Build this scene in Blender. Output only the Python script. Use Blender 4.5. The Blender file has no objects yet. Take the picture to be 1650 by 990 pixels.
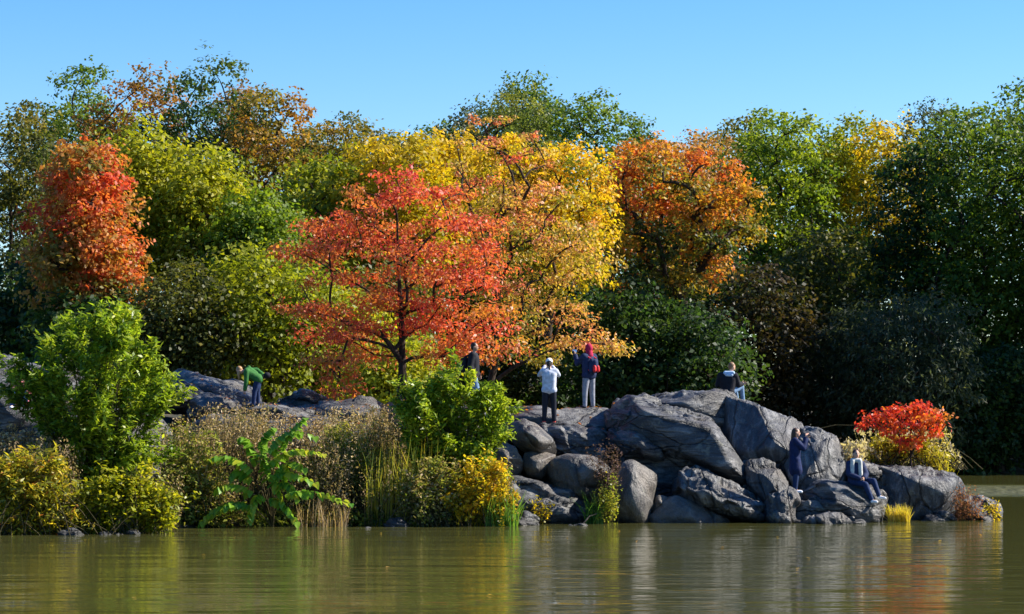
import bpy, bmesh, math, random
import numpy as np
from mathutils import Vector, Matrix
from mathutils.bvhtree import BVHTree

# ------------------------------------------------------------------ camera, sky, sun
SC = bpy.context.scene
COL = SC.collection
R = math.radians
FPX, HOR, CAMH = 3881.0, 680.0, 2.5          # focal length in photo pixels, horizon row, eye height

cam_d = bpy.data.cameras.new('camera')
cam = bpy.data.objects.new('camera', cam_d); COL.objects.link(cam)
cam.location = (0, 0, CAMH); cam.rotation_euler = (R(90), 0, 0)
cam_d.sensor_width = 36.0
cam_d.lens = FPX * 36.0 / 1650.0
cam_d.shift_y = (HOR - 495.0) / 1650.0
cam_d.clip_start = 0.5; cam_d.clip_end = 6000
SC.camera = cam

SUN_EL, SUN_BEHIND = 38.0, 10.0               # sun from the right, a little beyond the picture plane
sd = Vector((math.cos(R(SUN_EL)) * math.cos(R(SUN_BEHIND)), math.cos(R(SUN_EL)) * math.sin(R(SUN_BEHIND)), math.sin(R(SUN_EL))))
world = bpy.data.worlds.new('World'); SC.world = world; world.use_nodes = True
wn = world.node_tree
bg = wn.nodes['Background']
sky = wn.nodes.new('ShaderNodeTexSky'); sky.sky_type = 'NISHITA'; sky.sun_disc = False
sky.sun_elevation = R(SUN_EL); sky.sun_rotation = math.atan2(sd.x, sd.y)
sky.altitude = 50; sky.air_density = 1.0; sky.dust_density = 0.4; sky.ozone_density = 3.5
hs = wn.nodes.new('ShaderNodeHueSaturation'); hs.inputs['Saturation'].default_value = 1.4; hs.inputs['Hue'].default_value = 0.508
wn.links.new(sky.outputs[0], hs.inputs['Color']); wn.links.new(hs.outputs[0], bg.inputs['Color'])
bg.inputs['Strength'].default_value = 0.094
sun_d = bpy.data.lights.new('sun', 'SUN'); sun_d.energy = 5.0; sun_d.angle = R(0.5); sun_d.color = (1.0, 0.93, 0.82)
sun = bpy.data.objects.new('sun', sun_d); COL.objects.link(sun)
sun.rotation_euler = (-sd).to_track_quat('-Z', 'Y').to_euler()
SC.view_settings.view_transform = 'Standard'; SC.view_settings.look = 'None'
SC.view_settings.gamma = 1.0; SC.view_settings.use_curve_mapping = False
SC.view_settings.exposure = 1.12
SC.cycles.max_bounces = 8; SC.cycles.transparent_max_bounces = 4

# ------------------------------------------------------------------ helpers
def at(px, py, Y):
    return np.array([(px - 825.0) / FPX * Y, Y, CAMH + (HOR - py) / FPX * Y])

def tag(o, label=None, cat=None, group=None, kind=None):
    if label: o['label'] = label
    if cat: o['category'] = cat
    if group: o['group'] = group
    if kind: o['kind'] = kind
    return o

def empty(name, loc):
    o = bpy.data.objects.new(name, None); COL.objects.link(o)
    o.location = tuple(loc); o.empty_display_size = 0.2
    return o

def link(name, me, mat, parent=None, local=False):
    o = bpy.data.objects.new(name, me); COL.objects.link(o)
    if mat is not None and len(me.materials) == 0: me.materials.append(mat)
    if parent is not None:
        o.parent = parent
        if not local:                      # mesh is in world coordinates: shift it back
            o.location = tuple(-Vector(parent.location))
    return o

def mesh_np(name, V, loops, starts, smooth=False):
    me = bpy.data.meshes.new(name)
    V = np.ascontiguousarray(V, dtype=np.float32)
    me.vertices.add(len(V)); me.vertices.foreach_set('co', V.ravel())
    loops = np.ascontiguousarray(loops, dtype=np.int32); starts = np.ascontiguousarray(starts, dtype=np.int32)
    me.loops.add(len(loops)); me.loops.foreach_set('vertex_index', loops)
    me.polygons.add(len(starts)); me.polygons.foreach_set('loop_start', starts)
    if smooth: me.polygons.foreach_set('use_smooth', np.ones(len(starts), dtype=bool))
    me.update(calc_edges=True)
    return me

def mesh_faces(name, V, quads, tris=(), smooth=False):
    quads = np.asarray(quads, dtype=np.int32).reshape(-1, 4); tris = np.asarray(tris, dtype=np.int32).reshape(-1, 3)
    loops = np.concatenate([quads.ravel(), tris.ravel()])
    starts = np.concatenate([np.arange(len(quads)) * 4, len(quads) * 4 + np.arange(len(tris)) * 3])
    return mesh_np(name, V, loops, starts, smooth)

def unit(a):
    return a / np.maximum(np.linalg.norm(a, axis=-1, keepdims=True), 1e-9)

# gradient noise, vectorised
_prng = np.random.default_rng(11)
_perm = np.concatenate([_prng.permutation(256)] * 3)
_grad = unit(_prng.normal(size=(256, 3)))
def noise3(p):
    i = np.floor(p).astype(int); f = p - i; i &= 255
    u = f * f * f * (f * (f * 6 - 15) + 10)
    out = 0
    for dx in (0, 1):
        wx = u[:, 0] if dx else 1 - u[:, 0]
        for dy in (0, 1):
            wy = u[:, 1] if dy else 1 - u[:, 1]
            for dz in (0, 1):
                wz = u[:, 2] if dz else 1 - u[:, 2]
                h = _perm[_perm[_perm[(i[:, 0] + dx) & 255] + ((i[:, 1] + dy) & 255)] + ((i[:, 2] + dz) & 255)]
                out = out + wx * wy * wz * (_grad[h] * (f - np.array([dx, dy, dz]))).sum(1)
    return out * 1.6
def fbm(p, oct=4, gain=0.5, lac=2.1):
    a, s = 1.0, 0.0
    for k in range(oct):
        s = s + a * noise3(p + k * 17.3); a *= gain; p = p * lac
    return s

# ------------------------------------------------------------------ materials
def new_mat(name):
    m = bpy.data.materials.new(name); m.use_nodes = True
    nt = m.node_tree; return m, nt, nt.nodes['Principled BSDF']
def N(nt, typ, **kw):
    n = nt.nodes.new(typ)
    for k, v in kw.items(): setattr(n, k, v)
    return n

def leaf_material(name, rough=0.45, spec=0.35, trans=0.4, sheen=1.25):
    m, nt, p = new_mat(name)
    at_ = N(nt, 'ShaderNodeAttribute', attribute_name='leaf_colour')
    p.inputs['Roughness'].default_value = rough; p.inputs['Specular IOR Level'].default_value = spec
    nt.links.new(at_.outputs['Color'], p.inputs['Base Color'])
    tr = N(nt, 'ShaderNodeBsdfTranslucent')
    mul = N(nt, 'ShaderNodeMix', data_type='RGBA', blend_type='MULTIPLY'); mul.inputs[0].default_value = 1.0
    mul.inputs[7].default_value = (sheen, sheen, sheen * 0.5, 1)
    nt.links.new(at_.outputs['Color'], mul.inputs[6]); nt.links.new(mul.outputs[2], tr.inputs['Color'])
    mx = N(nt, 'ShaderNodeMixShader'); mx.inputs[0].default_value = trans
    nt.links.new(p.outputs[0], mx.inputs[1]); nt.links.new(tr.outputs[0], mx.inputs[2])
    nt.links.new(mx.outputs[0], nt.nodes['Material Output'].inputs['Surface'])
    return m
M_LEAF = leaf_material('foliage', 0.5, 0.3, 0.5)
M_OAK = leaf_material('glossy_oak_foliage', 0.45, 0.4, 0.5)
M_WILLOW = leaf_material('willow_foliage', 0.42, 0.38, 0.5)
M_DRY = leaf_material('dry_foliage', 0.7, 0.15, 0.4, 1.2)

def bark_material(name, c1, c2):
    m, nt, p = new_mat(name)
    tc = N(nt, 'ShaderNodeTexCoord'); mp = N(nt, 'ShaderNodeMapping'); mp.inputs['Scale'].default_value = (9, 9, 2)
    nz = N(nt, 'ShaderNodeTexNoise'); nz.inputs['Scale'].default_value = 2.2; nz.inputs['Detail'].default_value = 5
    rp = N(nt, 'ShaderNodeValToRGB'); rp.color_ramp.elements[0].position = 0.35; rp.color_ramp.elements[1].position = 0.7
    rp.color_ramp.elements[0].color = (*c1, 1); rp.color_ramp.elements[1].color = (*c2, 1)
    bp = N(nt, 'ShaderNodeBump'); bp.inputs['Strength'].default_value = 0.6; bp.inputs['Distance'].default_value = 0.03
    nt.links.new(tc.outputs['Object'], mp.inputs[0]); nt.links.new(mp.outputs[0], nz.inputs['Vector'])
    nt.links.new(nz.outputs['Fac'], rp.inputs[0]); nt.links.new(rp.outputs[0], p.inputs['Base Color'])
    nt.links.new(nz.outputs['Fac'], bp.inputs['Height']); nt.links.new(bp.outputs[0], p.inputs['Normal'])
    p.inputs['Roughness'].default_value = 0.9; p.inputs['Specular IOR Level'].default_value = 0.1
    return m
M_BARK = bark_material('dark_bark', (0.018, 0.013, 0.01), (0.075, 0.055, 0.042))
M_BARKG = bark_material('grey_bark', (0.05, 0.042, 0.035), (0.16, 0.13, 0.105))
M_STEM = bark_material('stem', (0.03, 0.026, 0.012), (0.085, 0.07, 0.03))

def rock_material(name, dark, mid, light, streak=(0.9, 1.2, 3.6), rot=(0.2, 0.5, 0.1), warm=(0.1, 0.072, 0.05), crack=0.55):
    m, nt, p = new_mat(name)
    L = nt.links.new
    tc = N(nt, 'ShaderNodeTexCoord')
    mp = N(nt, 'ShaderNodeMapping'); mp.inputs['Rotation'].default_value = rot; mp.inputs['Scale'].default_value = streak
    L(tc.outputs['Object'], mp.inputs[0])
    n1 = N(nt, 'ShaderNodeTexNoise'); n1.inputs['Scale'].default_value = 1.3; n1.inputs['Detail'].default_value = 8; n1.inputs['Roughness'].default_value = 0.65; n1.inputs['Distortion'].default_value = 0.6
    L(mp.outputs[0], n1.inputs['Vector'])
    r1 = N(nt, 'ShaderNodeValToRGB'); e = r1.color_ramp.elements
    e[0].position = 0.3; e[0].color = (*dark, 1); e[1].position = 0.72; e[1].color = (*light, 1)
    k = e.new(0.5); k.color = (*mid, 1)
    L(n1.outputs['Fac'], r1.inputs[0])
    n2 = N(nt, 'ShaderNodeTexNoise'); n2.inputs['Scale'].default_value = 0.8; n2.inputs['Detail'].default_value = 4
    L(tc.outputs['Object'], n2.inputs['Vector'])
    r2 = N(nt, 'ShaderNodeValToRGB'); r2.color_ramp.elements[0].position = 0.52; r2.color_ramp.elements[1].position = 0.75
    r2.color_ramp.elements[0].color = (0, 0, 0, 1); r2.color_ramp.elements[1].color = (0.6, 0.6, 0.6, 1)
    L(n2.outputs['Fac'], r2.inputs[0])
    mx = N(nt, 'ShaderNodeMix', data_type='RGBA'); mx.inputs[7].default_value = (*warm, 1)
    L(r2.outputs[0], mx.inputs[0]); L(r1.outputs[0], mx.inputs[6])
    # fine speckle
    n3 = N(nt, 'ShaderNodeTexNoise'); n3.inputs['Scale'].default_value = 26; n3.inputs['Detail'].default_value = 3
    L(tc.outputs['Object'], n3.inputs['Vector'])
    r3 = N(nt, 'ShaderNodeMapRange'); r3.inputs[1].default_value = 0.3; r3.inputs[2].default_value = 0.7; r3.inputs[3].default_value = 0.75; r3.inputs[4].default_value = 1.25
    L(n3.outputs['Fac'], r3.inputs[0])
    ml = N(nt, 'ShaderNodeMix', data_type='RGBA', blend_type='MULTIPLY'); ml.inputs[0].default_value = 1
    L(mx.outputs[2], ml.inputs[6]); L(r3.outputs[0], ml.inputs[7])
    # cracks and lichen
    dn = N(nt, 'ShaderNodeTexNoise'); dn.inputs['Scale'].default_value = 1.6; dn.inputs['Detail'].default_value = 4; L(tc.outputs['Object'], dn.inputs['Vector'])
    dv = N(nt, 'ShaderNodeMix', data_type='RGBA', blend_type='LINEAR_LIGHT'); dv.inputs[0].default_value = 0.35; L(mp.outputs[0], dv.inputs[6]); L(dn.outputs['Color'], dv.inputs[7])
    vo = N(nt, 'ShaderNodeTexVoronoi', feature='DISTANCE_TO_EDGE'); vo.inputs['Scale'].default_value = crack; L(dv.outputs[2], vo.inputs['Vector'])
    cr = N(nt, 'ShaderNodeMapRange'); cr.inputs[1].default_value = 0.0; cr.inputs[2].default_value = 0.035; cr.inputs[3].default_value = 0.22; cr.inputs[4].default_value = 1.0
    L(vo.outputs['Distance'], cr.inputs[0])
    mc = N(nt, 'ShaderNodeMix', data_type='RGBA', blend_type='MULTIPLY'); mc.inputs[0].default_value = 1; L(ml.outputs[2], mc.inputs[6]); L(cr.outputs[0], mc.inputs[7])
    ln = N(nt, 'ShaderNodeTexNoise'); ln.inputs['Scale'].default_value = 4.5; ln.inputs['Detail'].default_value = 6; ln.inputs['Roughness'].default_value = 0.7; L(tc.outputs['Object'], ln.inputs['Vector'])
    lr_ = N(nt, 'ShaderNodeMapRange'); lr_.inputs[1].default_value = 0.58; lr_.inputs[2].default_value = 0.66; lr_.inputs[3].default_value = 0; lr_.inputs[4].default_value = 0.55; L(ln.outputs['Fac'], lr_.inputs[0])
    lm = N(nt, 'ShaderNodeMix', data_type='RGBA'); lm.inputs[7].default_value = (0.2, 0.2, 0.15, 1); L(lr_.outputs[0], lm.inputs[0]); L(mc.outputs[2], lm.inputs[6])
    # wet, darker band just above the water line
    ge = N(nt, 'ShaderNodeNewGeometry'); sx = N(nt, 'ShaderNodeSeparateXYZ'); L(ge.outputs['Position'], sx.inputs[0])
    wz = N(nt, 'ShaderNodeMapRange'); wz.inputs[1].default_value = 0.05; wz.inputs[2].default_value = 0.16; wz.inputs[3].default_value = 0.45; wz.inputs[4].default_value = 1.0
    L(sx.outputs['Z'], wz.inputs[0])
    mw = N(nt, 'ShaderNodeMix', data_type='RGBA', blend_type='MULTIPLY'); mw.inputs[0].default_value = 1
    L(lm.outputs[2], mw.inputs[6]); L(wz.outputs[0], mw.inputs[7])
    L(mw.outputs[2], p.inputs['Base Color'])
    b1 = N(nt, 'ShaderNodeBump'); b1.inputs['Strength'].default_value = 1.0; b1.inputs['Distance'].default_value = 0.16
    b0 = N(nt, 'ShaderNodeBump'); b0.inputs['Strength'].default_value = 0.8; b0.inputs['Distance'].default_value = 0.08; L(cr.outputs[0], b0.inputs['Height']); L(b0.outputs[0], b1.inputs['Normal'])
    L(n1.outputs['Fac'], b1.inputs['Height'])
    b2 = N(nt, 'ShaderNodeBump'); b2.inputs['Strength'].default_value = 0.6; b2.inputs['Distance'].default_value = 0.025
    L(n3.outputs['Fac'], b2.inputs['Height']); L(b1.outputs[0], b2.inputs['Normal']); L(b2.outputs[0], p.inputs['Normal'])
    p.inputs['Roughness'].default_value = 0.5; p.inputs['Specular IOR Level'].default_value = 0.5
    return m
M_ROCK = rock_material('grey_schist', (0.018, 0.018, 0.02), (0.052, 0.053, 0.056), (0.24, 0.235, 0.225))
M_ROCKS = rock_material('striated_schist', (0.02, 0.02, 0.022), (0.06, 0.061, 0.064), (0.27, 0.264, 0.252), streak=(2.6, 1.6, 1.0), rot=(0.3, 0.5, 0.2), crack=0.4)
M_ROCKB = rock_material('brown_boulder', (0.045, 0.04, 0.036), (0.1, 0.091, 0.081), (0.19, 0.175, 0.155), streak=(1.4, 1.4, 0.6), rot=(0, 0.1, 0), warm=(0.14, 0.1, 0.065), crack=0.25)

def ground_material():
    m, nt, p = new_mat('leaf_litter_soil'); L = nt.links.new
    tc = N(nt, 'ShaderNodeTexCoord'); n1 = N(nt, 'ShaderNodeTexNoise'); n1.inputs['Scale'].default_value = 3.0; n1.inputs['Detail'].default_value = 8
    L(tc.outputs['Object'], n1.inputs['Vector'])
    r = N(nt, 'ShaderNodeValToRGB'); e = r.color_ramp.elements
    e[0].position = 0.35; e[0].color = (0.02, 0.018, 0.01, 1); e[1].position = 0.7; e[1].color = (0.1, 0.075, 0.035, 1)
    k = e.new(0.52); k.color = (0.045, 0.042, 0.018, 1)
    L(n1.outputs['Fac'], r.inputs[0]); L(r.outputs[0], p.inputs['Base Color'])
    b = N(nt, 'ShaderNodeBump'); b.inputs['Strength'].default_value = 0.8; b.inputs['Distance'].default_value = 0.1
    L(n1.outputs['Fac'], b.inputs['Height']); L(b.outputs[0], p.inputs['Normal']); p.inputs['Roughness'].default_value = 0.95
    return m

def water_material():
    m, nt, p = new_mat('pond_water'); L = nt.links.new
    p.inputs['Base Color'].default_value = (0.07, 0.07, 0.02, 1)
    p.inputs['Roughness'].default_value = 0.06; p.inputs['IOR'].default_value = 1.33; p.inputs['Specular IOR Level'].default_value = 0.5
    ge = N(nt, 'ShaderNodeNewGeometry'); sx = N(nt, 'ShaderNodeSeparateXYZ'); L(ge.outputs['Position'], sx.inputs[0])
    def wave(scale, size, detail):
        mp = N(nt, 'ShaderNodeMapping'); mp.inputs['Scale'].default_value = scale
        L(ge.outputs['Position'], mp.inputs[0])
        n = N(nt, 'ShaderNodeTexNoise'); n.inputs['Scale'].default_value = size; n.inputs['Detail'].default_value = detail; n.inputs['Roughness'].default_value = 0.55
        L(mp.outputs[0], n.inputs['Vector']); return n
    w1 = wave((0.42, 1.0, 1.0), 2.6, 3.0); w2 = wave((0.12, 0.6, 1.0), 1.0, 3.0)
    b1 = N(nt, 'ShaderNodeBump'); b1.inputs['Distance'].default_value = 0.035; L(w1.outputs['Fac'], b1.inputs['Height'])
    # patches of breeze: large soft noise, stronger out on the open water beyond the point
    br = wave((0.03, 0.16, 1.0), 1.0, 2.0)
    mr = N(nt, 'ShaderNodeMapRange'); mr.inputs[1].default_value = 0.35; mr.inputs[2].default_value = 0.65; mr.inputs[3].default_value = 0.15; mr.inputs[4].default_value = 0.5
    L(br.outputs['Fac'], mr.inputs[0])
    # gust: band between Y=84 and Y=95
    g1 = N(nt, 'ShaderNodeMapRange', interpolation_type='SMOOTHSTEP'); g1.inputs[1].default_value = 79; g1.inputs[2].default_value = 84
    g2 = N(nt, 'ShaderNodeMapRange', interpolation_type='SMOOTHSTEP'); g2.inputs[1].default_value = 92; g2.inputs[2].default_value = 97; g2.inputs[3].default_value = 1; g2.inputs[4].default_value = 0
    L(sx.outputs['Y'], g1.inputs[0]); L(sx.outputs['Y'], g2.inputs[0])
    gm = N(nt, 'ShaderNodeMath', operation='MULTIPLY'); L(g1.outputs[0], gm.inputs[0]); L(g2.outputs[0], gm.inputs[1])
    ga = N(nt, 'ShaderNodeMath', operation='MULTIPLY_ADD'); L(gm.outputs[0], ga.inputs[0]); ga.inputs[1].default_value = 2.6; L(mr.outputs[0], ga.inputs[2])
    L(mr.outputs[0], b1.inputs['Strength'])
    w3 = wave((0.5, 1.0, 1.0), 3.5, 2.0); b3 = N(nt, 'ShaderNodeBump'); b3.inputs['Distance'].default_value = 0.6; L(w3.outputs['Fac'], b3.inputs['Height']); L(gm.outputs[0], b3.inputs['Strength'])
    rg = N(nt, 'ShaderNodeMapRange'); rg.inputs[3].default_value = 0.06; rg.inputs[4].default_value = 0.5; L(gm.outputs[0], rg.inputs[0]); L(rg.outputs[0], p.inputs['Roughness'])
    b2 = N(nt, 'ShaderNodeBump'); b2.inputs['Distance'].default_value = 0.1; b2.inputs['Strength'].default_value = 0.5
    L(w2.outputs['Fac'], b2.inputs['Height']); L(b3.outputs[0], b1.inputs['Normal']); L(b1.outputs[0], b2.inputs['Normal']); L(b2.outputs[0], p.inputs['Normal'])
    return m

def plain(name, c, rough=0.8, spec=0.2, var=0.25, scale=14.0):
    m, nt, p = new_mat(name); L = nt.links.new
    tc = N(nt, 'ShaderNodeTexCoord'); n = N(nt, 'ShaderNodeTexNoise'); n.inputs['Scale'].default_value = scale; n.inputs['Detail'].default_value = 4
    L(tc.outputs['Object'], n.inputs['Vector'])
    r = N(nt, 'ShaderNodeMapRange'); r.inputs[1].default_value = 0.3; r.inputs[2].default_value = 0.7; r.inputs[3].default_value = 1 - var; r.inputs[4].default_value = 1 + var
    L(n.outputs['Fac'], r.inputs[0])
    mx = N(nt, 'ShaderNodeMix', data_type='RGBA', blend_type='MULTIPLY'); mx.inputs[0].default_value = 1; mx.inputs[6].default_value = (*c, 1)
    L(r.outputs[0], mx.inputs[7]); L(mx.outputs[2], p.inputs['Base Color'])
    b = N(nt, 'ShaderNodeBump'); b.inputs['Strength'].default_value = 0.35; b.inputs['Distance'].default_value = 0.01
    L(n.outputs['Fac'], b.inputs['Height']); L(b.outputs[0], p.inputs['Normal'])
    p.inputs['Roughness'].default_value = rough; p.inputs['Specular IOR Level'].default_value = spec
    return m

# ------------------------------------------------------------------ ground and water
def sst(a, b, x):
    t = np.clip((x - a) / (b - a), 0, 1); return t * t * (3 - 2 * t)
def ground_h(X, Y):
    shore = np.interp(X, [-40, -14, -9, -7.5, 0, 6, 12, 40], [51, 52.2, 53.2, 56.0, 57.6, 60.0, 61.5, 62])
    crest = np.interp(X, [-40, -12, -9, -4, -1, 2.2, 3.5, 6, 9, 11.5, 13.2, 15], [3.3, 3.1, 2.6, 2.45, 2.35, 2.05, 1.6, 1.3, 0.9, 0.3, -0.4, -1.4])
    rise = 0.33 * sst(0, 1.2, Y - shore) + 0.67 * sst(61.5, 66, Y)
    h = -1.2 + (crest + 1.2) * rise
    fall = sst(66.5, 74, Y)
    behind = np.interp(X, [-60, -10, -2, 3, 6], [1.4, 1.0, 0.6, -0.9, -1.4])
    h = h * (1 - fall) + behind * fall
    fshore = np.interp(X, [-10, 0, 6, 30, 80], [84, 92, 112, 117, 112])
    land = sst(-3, 4, Y - fshore)
    hill = 0.5 + 7.0 * sst(0, 90, Y - fshore) + 6 * sst(90, 600, Y - fshore)
    h = h * (1 - land) + hill * land
    far = sst(60, 110, np.abs(X)) * sst(30, 60, Y)
    return h + far * 1.5
xs = np.concatenate([[-2500, -1200, -600, -300, -180, -120], np.arange(-90, -24, 6), np.arange(-24, 30, 0.8), np.arange(30, 96, 6), [120, 180, 300, 600, 1200, 2500]]).astype(float)
ys = np.concatenate([[-800, -300, -100, -30, 0, 30, 45], np.arange(48, 84, 0.8), np.arange(84, 170, 3), [190, 230, 300, 450, 700, 1200, 2200, 4000]]).astype(float)
GX, GY = np.meshgrid(xs, ys)
GZ = ground_h(GX, GY)
P = np.stack([GX.ravel(), GY.ravel(), GZ.ravel()], 1)
P[:, 2] += 0.10 * fbm(P * 0.7, 3) * (np.abs(P[:, 0]) < 60)
nx, ny = len(xs), len(ys)
ii, jj = np.meshgrid(np.arange(nx - 1), np.arange(ny - 1)); b0 = (jj * nx + ii).ravel()
gme = mesh_faces('ground', P, np.stack([b0, b0 + 1, b0 + 1 + nx, b0 + nx], 1), smooth=True)
ground = link('ground', gme, ground_material()); tag(ground, kind='structure')
wme = mesh_faces('lake_water', np.array([[-2400, -700, 0], [2400, -700, 0], [2400, 3500, 0], [-2400, 3500, 0]], float), [[0, 1, 2, 3]])
water = link('lake_water', wme, water_material()); tag(water, kind='structure')
ground_bvh = BVHTree.FromObject(ground, bpy.context.evaluated_depsgraph_get())

# ------------------------------------------------------------------ rocks
_ico = {}
def ico(sub):
    if sub not in _ico:
        bm = bmesh.new(); bmesh.ops.create_icosphere(bm, subdivisions=sub, radius=1)
        V = np.array([v.co[:] for v in bm.verts]); F = np.array([[v.index for v in f.verts] for f in bm.faces]); bm.free()
        _ico[sub] = (unit(V), F)
    return _ico[sub]
ROCKS = []
def rock(label, out, Y, thick, front=(), sub=5, p=60, back=0.82, rough=1.0, strata=0.05, sn=(0.45, -0.35, 0.82), seed=0, mat=None, name='boulder', group='rocks of the lakeside outcrop', lift=0, freq=2.3, block=None, cuts=None):
    """solid stone: convex hull of an outline (photo x, y and a depth step), nearer face points and a far side; rounded and weathered"""
    if block is None: block = 0.25 if mat is M_ROCKB else 1.0
    pts = []
    cx = np.mean([o[0] for o in out]); cy = np.mean([o[1] for o in out])
    for o in out:
        dy = o[2] if len(o) > 2 else 0.0
        q = at(o[0], o[1], Y + dy); pts.append(q)
        c = at(cx, cy, Y); b = c + (q - c) * back; b[1] = Y + dy + thick; pts.append(b)
    for f in front: pts.append(at(f[0], f[1], Y + f[2]))
    pts = np.array(pts); ctr = pts.mean(0)
    bm = bmesh.new()
    for q in pts: bm.verts.new(q - ctr)
    bmesh.ops.convex_hull(bm, input=bm.verts[:]); bm.normal_update()
    pl = []
    for f in sorted(bm.faces, key=lambda f: -f.calc_area()):
        n = np.array(f.normal); d = float(np.dot(n, np.array(f.verts[0].co)))
        if d < 0: n, d = -n, -d
        if d < 1e-4: continue
        if any(np.dot(n, m) > 0.975 for m, _ in pl): continue
        pl.append((n, d))
    bm.free()
    if cuts is None: cuts = 7 if mat is M_ROCKB else 30
    rc = np.random.default_rng(700 + seed)
    for n in unit(rc.normal(size=(cuts, 3)) * np.array([1, 1, 0.8]) + np.array([0, -0.35, 0.1])):   # flat cleaved faces
        pl.append((n, float(((pts - ctr) @ n).max()) * (rc.uniform(0.80, 0.95) if mat is M_ROCKB else rc.uniform(0.74, 0.94))))
    Nn = np.array([a for a, _ in pl]); D = np.array([b for _, b in pl])
    p = min(p * 3, 70) if p < 60 and mat is not M_ROCKB else p
    dirs, F = ico(sub)
    ext = np.abs(pts - ctr).max(0)
    dirs = unit(dirs * ext)
    q = np.maximum(dirs @ Nn.T, 0) / D
    t = (q ** p).sum(1) ** (-1.0 / p)
    t *= 1.05 if mat is M_ROCKB else 1.08
    V = dirs * t[:, None] + ctr
    # weathering
    nrm = unit((Nn[None, :, :] * (q ** p)[:, :, None]).sum(1))
    off = np.array([seed * 7.7, seed * 3.1, seed * 5.3])
    size = float(np.min(ext))
    A = 0.075 * min(size, 1.2) * rough
    d = A * fbm(V * 0.9 + off, 5, 0.52)
    r = 1 - np.abs(fbm(V * 1.7 + off + 31, 3)); d -= 0.55 * A * np.clip(r - 0.75, 0, 1) * 4 * 0.6
    s = unit(np.array(sn, float)); w = (V @ s) * freq + 0.9 * fbm(V * 0.55 + off + 9, 3)
    fr = w - np.floor(w); saw = np.where(fr < 0.8, fr / 0.8, (1 - fr) / 0.2)
    amp = np.clip(0.5 + fbm(V * 0.8 + off + 70, 2), 0.1, 1.2)
    d += strata * min(size, 1.3) * (saw - 0.5) * amp
    d += 0.014 * rough * fbm(V * 7.0 + off, 3)
    if block:                                                 # joints: plates that sit proud, sunken or tilted
        rr = np.random.default_rng(900 + seed)
        for cs, ca in ((1.0, 0.11), (0.42, 0.035)):
            sc3 = np.array([0.5, 0.75, 2.1]) / cs; th = 0.55
            rot = np.array([[math.cos(th), 0, -math.sin(th)], [0, 1, 0], [math.sin(th), 0, math.cos(th)]])
            Pq = (V @ rot.T) * sc3 + 0.22 * np.stack([fbm(V * 1.3 + off + 3 * k_, 2) for k_ in range(3)], 1)
            lo_, hi_ = Pq.min(0), Pq.max(0); nc = int(min(420, max(10, np.prod(hi_ - lo_))))
            cc = rr.uniform(lo_, hi_, (nc, 3)); ov = rr.normal(0, 1, nc); gv = rr.normal(0, 0.9, (nc, 3))
            best = np.full(len(Pq), 1e9); idx = np.zeros(len(Pq), int); sec = np.full(len(Pq), 1e9)
            for c_ in range(nc):
                dd = ((Pq - cc[c_]) ** 2).sum(1); m_ = dd < best
                sec = np.where(m_, best, np.minimum(sec, dd)); best = np.where(m_, dd, best); idx[m_] = c_
            gap = np.sqrt(sec) - np.sqrt(best)
            pl_ = ov[idx] * 0.6 + (gv[idx] * (Pq - cc[idx])).sum(1)
            d += block * ca * np.tanh(pl_) * np.clip(gap / 0.03, 0.3, 1) - block * ca * 0.25 * np.clip(1 - gap / 0.05, 0, 1)
    V = V + nrm * d[:, None]
    V[:, 2] += lift
    me = mesh_faces(name, V - ctr, [], F, smooth=True)
    o = link(name, me, mat or M_ROCK); o.location = tuple(ctr)
    tag(o, label, 'rock', group)
    ROCKS.append((o, V, F))
    return o

# ---- right-hand outcrop
rock('tall dark rounded hump of bedrock the sitting man rests on', [(1040, 652), (1052, 640), (1092, 636), (1150, 632), (1178, 640), (1202, 652), (1210, 720), (1120, 730), (1040, 690)], 63.6, 3.2, [(1075, 660, -0.5), (1160, 660, -0.6)], block=0.6, sub=6, seed=1, mat=M_ROCK, strata=0.06)
rock('broad sloping rock face behind the woman in the blue coat', [(1168, 642), (1195, 648), (1227, 660), (1268, 676), (1290, 690), (1345, 740), (1362, 790), (1240, 830), (1150, 760)], 63.0, 3.5, [(1195, 672, -0.7), (1230, 760, -1.3), (1320, 765, -1.5), (1330, 800, -1.6)], block=0.45, sub=7, seed=2, mat=M_ROCKS, strata=0.075, sn=(0.62, -0.3, 0.6), freq=5.0)
rock('rounded striated shoulder rock above the seated woman', [(1282, 692), (1302, 689), (1320, 690), (1343, 700), (1357, 722), (1369, 750), (1368, 800), (1290, 820), (1262, 740)], 62.2, 3.0, [(1310, 720, -1.0), (1345, 765, -1.3), (1280, 770, -1.4), (1330, 800, -1.4)], block=0.4, sub=6, seed=3, mat=M_ROCKS, strata=0.07, sn=(0.7, -0.3, 0.5), freq=5.5)
rock('long slanting slab with pale ridge and dark overhanging face', [(975, 682, -0.2), (984, 652, 0), (1014, 638, .2), (1036, 648, .1), (1104, 666, -.3), (1138, 676, -.5), (1174, 713, -.8), (1216, 767, -1.2), (1234, 796, -1.3), (1183, 786, -.4), (1132, 762, .1), (1060, 735, .3), (990, 702, .3)], 62.2, 2.2, [(1010, 672, -1.0), (1110, 692, -1.5), (1150, 715, -1.7), (1200, 765, -1.9)], sub=7, seed=4, strata=0.10, sn=(0.35, -0.5, 0.75), freq=2.0, rough=1.15)
rock('small peaked block at the top left of the outcrop', [(982, 672), (985, 655), (998, 645), (1016, 638), (1034, 646), (1062, 662), (1070, 690), (1010, 705), (980, 695)], 62.4, 1.8, [(1015, 668, -1.1)], sub=5, seed=5, strata=0.05, p=18)
rock('shaded wedge of rock tucked below the long slab', [(984, 698), (1006, 692), (1040, 706), (1078, 728), (1070, 742), (1010, 734), (984, 718)], 61.6, 2.0, [(1020, 715, -0.8)], sub=5, seed=6)
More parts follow.
